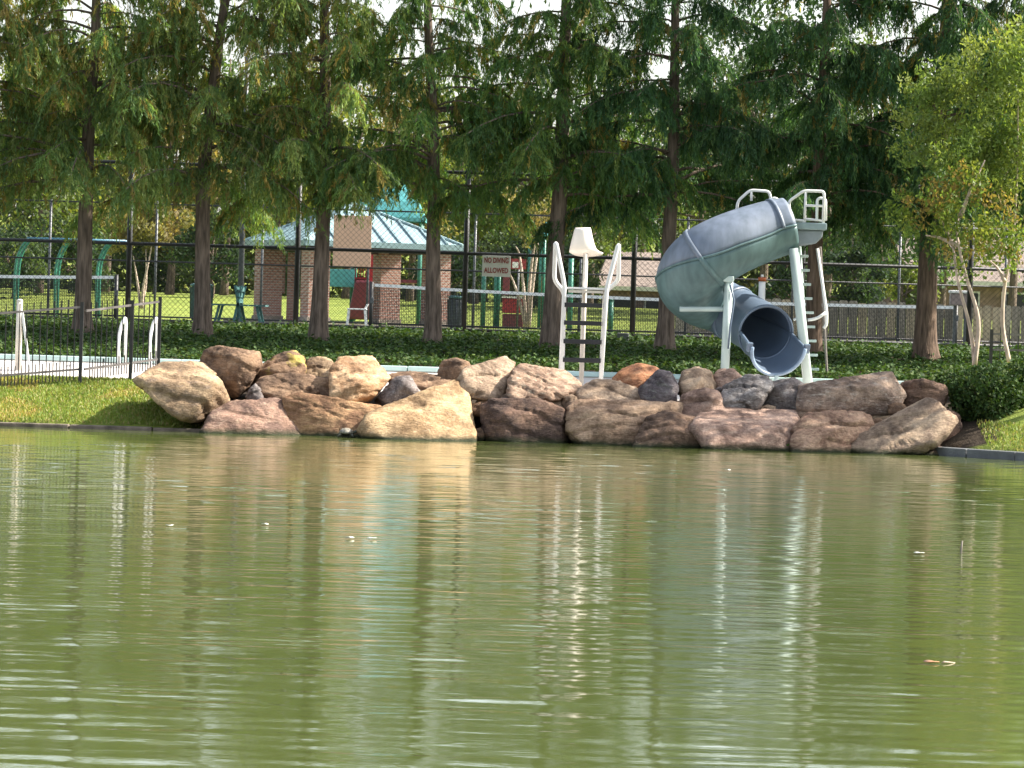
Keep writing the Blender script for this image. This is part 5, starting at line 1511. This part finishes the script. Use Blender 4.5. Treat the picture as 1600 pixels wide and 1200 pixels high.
myrtle('crape_myrtle', [[(1577, 566), (1568, 510), (1570, 450), (1580, 390), (1585, 330), (1590, 250), (1592, 150)], [(1570, 440), (1560, 420), (1545, 405)], [(1578, 400), (1560, 370), (1556, 355)]], 77.4,
       'slender pale tree under the bright green crown at the right edge', [(1560, 170, 90, 2.2), (1470, 190, 60, 1.2), (1500, 120, 60, 1.0), (1590, 90, 80, 1.4), (1440, 150, 44, 0.6), (1430, 225, 40, 0.5), (1530, 250, 70, 1.4), (1600, 260, 70, 1.2), (1640, 160, 90, 1.5)], 502, 1300, FRESH, (0.10, 0.038), r=0.034)
# thin lawn trees
myrtle('lawn_tree', [[(222, 482), (224, 450), (232, 412), (240, 370)], [(220, 482), (214, 440), (208, 400)], [(221, 480), (228, 440), (228, 390)]], 134.0, 'thin pale stemmed tree on the lawn left of green bin', [(250, 350, 40, 1.0), (190, 350, 45, 1.0), (225, 330, 35, 0.6)], 503, 1300, BG_C, (0.14, 0.08), r=0.045)
myrtle('lawn_tree', [[(822, 512), (812, 470), (802, 440), (795, 425)], [(822, 512), (818, 450), (812, 400), (806, 385)], [(824, 512), (828, 440), (836, 380), (850, 355)], [(826, 512), (832, 450), (840, 385), (836, 350)]], 128.0, 'multi stemmed bare pale tree behind the fifth cypress', [(820, 335, 40, 0.7), (850, 330, 30, 0.4)], 504, 900, BG_C, (0.12, 0.07), r=0.05)

# shade tree outside the picture on the right bank
broadleaf(0, 73.4, 10.2, 3.3, 601, G_MID, 'shade tree on the right bank just outside the picture', n=4200, x=12.4, leaf=(0.2, 0.11), bot=3.4, name='bank_tree', group='trees on the right bank')

# ------------------------------------------------------------------ shrub, ivy, grass
IVY = 0.8 * A3([(0.045, 0.095, 0.020), (0.06, 0.115, 0.026), (0.032, 0.07, 0.018), (0.085, 0.13, 0.03)])
M_ivy = leafmat('ivy_leaves', 0.25, 0.7)


def shrub(cx_, y, z0, rx, ry, rz, n, label, seed):
    rg = np.random.default_rng(seed)
    root = empty('evergreen_shrub', (cx_, y, z0), label, 'shrub', 'shrubs on the right bank')
    mb = MB()
    for k in range(5):
        a = rg.uniform(0, 6.28); mb.tube([(cx_, y, z0 - 0.1), (cx_ + math.cos(a) * rx * 0.3, y + math.sin(a) * ry * 0.3, z0 + rz * 0.8), (cx_ + math.cos(a) * rx * 0.7, y + math.sin(a) * ry * 0.7, z0 + rz * 1.5)], [0.03, 0.02, 0.008], 6)
    mb.build('stems', M_bark, root)
    u = rg.normal(size=(n, 3)); u /= np.linalg.norm(u, axis=1, keepdims=True)
    bumps = np.array([noise.noise((q[0] * 2.2 + seed, q[1] * 2.2, q[2] * 2.2)) for q in u])
    r = (rg.uniform(0, 1, n) ** 0.35) * (1 + 0.3 * bumps)
    c = A3([cx_, y, z0 + rz]) + u * r[:, None] * A3([rx, ry, rz])
    c[:, 2] = np.maximum(c[:, 2], z0 + 0.03)
    col = IVY[rg.integers(0, 4, n)] * rg.uniform(0.7, 1.4, (n, 1))
    leaves('crown', c, rg.normal(size=(n, 3)) + u * 0.6, rg.normal(size=(n, 3)), rg.uniform(0.05, 0.09, n), rg.uniform(0.03, 0.05, n), col, M_ivy, root)


q = P(1540, 650, 73.4)
shrub(q.x, 73.4, 0.36, 0.62, 0.6, 0.52, 9000, 'dark rounded evergreen shrub at the end of the boulders', 71)
q = P(1600, 640, 73.9)
shrub(q.x + 0.1, 73.9, 0.5, 0.75, 0.6, 0.5, 9000, 'dark evergreen shrub cut by the right edge', 72)
q = P(1500, 580, 75.6)
shrub(q.x + 0.25, 75.8, 0.86, 0.7, 0.5, 0.26, 4000, 'low dark shrub at the foot of the slim pale tree', 73)

rg = np.random.default_rng(5)
n = 90000
ix = rg.uniform(-11, 11, n); iy = 79.6 + (87.4 - 79.6) * rg.uniform(0, 1, n) ** 1.0
iz = np.interp(iy, [79.3, 79.5, 84, 87.4], [0.9, 1.0, 1.38, 1.58]) + np.abs(rg.normal(0, 0.055, n)) + 0.02
iz += 0.08 * np.array([noise.noise((a * 1.1, b * 1.1, 0)) for a, b in zip(ix, iy)])
icol = IVY[rg.integers(0, 4, n)] * rg.uniform(0.75, 1.5, (n, 1))
o = leaves('ivy_ground_cover', np.stack([ix, iy, iz], 1), rg.normal(size=(n, 3)) * A3([1, 1, 0.35]), rg.normal(size=(n, 3)) * A3([1, 1, 0.5]), rg.uniform(0.05, 0.10, n), rg.uniform(0.04, 0.075, n), icol, M_ivy)
tag(o, 'dark green ivy covering the bank under the trees', 'ivy', kind='stuff')

GRASS = A3([(0.20, 0.27, 0.05), (0.25, 0.31, 0.065), (0.15, 0.22, 0.04), (0.32, 0.29, 0.11)])
M_gr = leafmat('grass_blades', 0.3, 0.6)


def grass(name, x0, x1, y0, y1, n, label, ok, hgt=0.07):
    x = rg.uniform(x0, x1, n); y = rg.uniform(y0, y1, n)
    keep = np.array([ok(a, b) for a, b in zip(x, y)]); x, y = x[keep], y[keep]; m_ = len(x)
    z = np.array([ground_z(a, b) for a, b in zip(x, y)])
    h = rg.uniform(0.6, 1.3, m_) * hgt
    dirs = rg.normal(size=(m_, 3)) * A3([0.45, 0.45, 0.1]) + A3([0, 0, 1.0])
    c = np.stack([x, y, z + h * 0.45], 1)
    patch = np.array([noise.noise((a * 0.8, b * 0.8, 5)) for a, b in zip(x, y)])
    col = GRASS[rg.integers(0, 4, m_)] * (1 + 0.35 * patch)[:, None]
    dry = patch > 0.22
    col[dry] = col[dry] * A3([1.35, 1.05, 1.3])
    o = leaves(name, c, dirs, rg.normal(size=(m_, 3)), h, 0.02, col, M_gr)
    tag(o, label, 'grass', kind='stuff')


grass('mown_grass', -9.5, -4.3, 72.45, 76.2, 26000, 'short sunlit grass on the bank below the iron fence', lambda a, b: a < -4.5)
grass('bank_grass', 7.2, 10.5, 66.0, 74.5, 16000, 'grass patch below the shrub at the right edge', lambda a, b: b > shore(a) + 0.2 and a > 7.35 and ground_z(a, b) < 0.5)

# ------------------------------------------------------------------ turtle, floating bits
tq = P(541, 676, 71.62)
tt_ = empty('turtle', (tq.x, 71.62, 0.0), 'small turtle basking at the waterline before the golden ledge', 'turtle')
M_shell = mat('dull_turtle_shell', (0.26, 0.24, 0.19), 0.35, var=0.4, scale=25)
M_skin = mat('dark_turtle_skin', (0.05, 0.05, 0.03), 0.5, var=0.3, scale=30)
# perch stone just under the shell
bm = bmesh.new(); bmesh.ops.create_uvsphere(bm, u_segments=20, v_segments=12, radius=1.0)
for v in bm.verts:
    z = v.co.z
    v.co = Vector((v.co.x * 0.115, v.co.y * 0.14, (z * 0.075 if z > 0 else z * 0.028) + 0.075 + 0.004 * math.sin(v.co.x * 9) * math.cos(v.co.y * 9)))
me = bpy.data.meshes.new('shell'); bm.to_mesh(me); bm.free(); me.polygons.foreach_set('use_smooth', [True] * len(me.polygons)); link('shell', me, M_shell, tt_)
w = OFF[tt_.name]
body = MB()
body.tube([w + Vector(p) for p in ((-0.07, 0, 0.05), (0.08, -0.01, 0.06), (0.125, -0.02, 0.085), (0.155, -0.03, 0.10), (0.18, -0.035, 0.10), (0.195, -0.035, 0.095))], [0.03, 0.035, 0.022, 0.026, 0.022, 0.01], 10)
for sx_, sy_ in ((1, 1), (1, -1), (-1, 1), (-1, -1)):
    body.tube([w + Vector(p) for p in ((0.06 * sx_, 0.07 * sy_, 0.055), (0.10 * sx_, 0.115 * sy_, 0.04), (0.125 * sx_, 0.13 * sy_, 0.008))], [0.026, 0.022, 0.012], 8)
body.tube([w + Vector(p) for p in ((-0.10, 0, 0.06), (-0.15, 0.01, 0.04))], [0.014, 0.004], 6)
body.build('body', M_skin, tt_)
bst = MB()
bm = bmesh.new(); bmesh.ops.create_icosphere(bm, subdivisions=3, radius=1.0)
for v in bm.verts:
    f = 1 + 0.15 * noise.noise(v.co * 2)
    v.co = Vector((v.co.x * 0.24 * f, v.co.y * 0.22 * f, v.co.z * 0.10 * f - 0.085))
me = bpy.data.meshes.new('perch_stone'); bm.to_mesh(me); bm.free(); me.polygons.foreach_set('use_smooth', [True] * len(me.polygons))
o = link('perch_stone', me, MATS[('rock', DARK, None, 0.5, 2.2)], None, (tq.x, 71.62, 0))
tag(o, 'small wet dark stone under the turtle', 'stone')


def at_water(px, py, z=0.004):
    r = P(px, py, 50.0) - CAM
    return CAM + r * ((z - CAM.z) / r.z)


M_pet = mat('pale_floating_leaf', (0.62, 0.60, 0.52), 0.6, var=0.1)
M_brl = mat('brown_floating_leaf', (0.34, 0.16, 0.07), 0.6, var=0.2)
M_grl = mat('green_floating_leaf', (0.10, 0.26, 0.03), 0.5, var=0.2)
for (px, py, s, m, lab) in ((546, 841, 0.06, M_pet, 'left of two white petals floating in the middle water'), (581, 842, 0.06, M_pet, 'right of two white petals floating in the middle water'), (1436, 865, 0.07, M_pet, 'white floating leaf left of the upright twig'),
                            (1137, 735, 0.06, M_pet, 'tiny pale leaf floating below the pink ledge'), (414, 820, 0.05, M_pet, 'tiny pale leaf floating below the dark red boulder'), (1455, 1036, 0.07, M_brl, 'brown leaf floating in the right foreground water'), (265, 822, 0.05, M_pet, 'lone pale speck floating below the left grass bank')):
    s *= 0.5; c = at_water(px, py, 0.006)
    pts = []
    for k in range(10):
        a = 2 * math.pi * k / 10
        pts.append((c.x + math.cos(a) * s * (1.0 if k % 5 else 1.35), c.y + math.sin(a) * s * 1.6, 0.014 + 0.007 * (math.sin(a * 2 + px) * 0.5 + 0.5)))
    o = MB().add(pts + [(c.x, c.y, 0.012)], [(k, (k + 1) % 10, 10) for k in range(10)], True).build('floating_leaf', m, loc=c)
    o.modifiers.new('thick', 'SOLIDIFY').thickness = 0.004
    tag(o, lab, 'leaf', 'leaves floating on the pond')
c = at_water(1501, 864)
o = MB().tube([(c.x, c.y, -0.05), (c.x + 0.004, c.y, 0.05), (c.x + 0.012, c.y, 0.11)], [0.012, 0.010, 0.006], 7).build('twig', M_twig, loc=c)
tag(o, 'short upright twig poking out of the water at right', 'twig')
a, b = at_water(1455, 1036), at_water(1492, 1035)
o = MB().tube([(a.x + 0.06, a.y, 0.004), ((a.x + b.x) / 2, a.y, 0.012), (b.x, b.y, 0.002)], [0.004, 0.007, 0.003], 7).build('leaf_stalk', mat('dry_stalk', (0.36, 0.28, 0.2), 0.6), loc=a)
tag(o, 'thin pale stalk floating beside the brown leaf', 'stalk')
# green sprig at the waterline
c = P(1227, 703, 71.55)
sp0 = empty('water_sprig', (c.x, 71.55, 0), 'bright green sprig at the waterline below the pink ledge', 'plant')
for k in range(9):
    a = k * 0.7; l = 0.06 + 0.02 * (k % 3)
    p0_ = Vector((c.x, 71.55, 0.0)); p1_ = p0_ + Vector((math.cos(a) * 0.05, math.sin(a) * 0.05, l)); sd_ = Vector((-math.sin(a), math.cos(a), 0)) * 0.02
    MB().add([p0_, p1_ + sd_, p1_ + Vector((math.cos(a) * 0.03, math.sin(a) * 0.03, 0.02)), p1_ - sd_], [(0, 1, 2, 3)]).build('blade', M_grl, sp0)
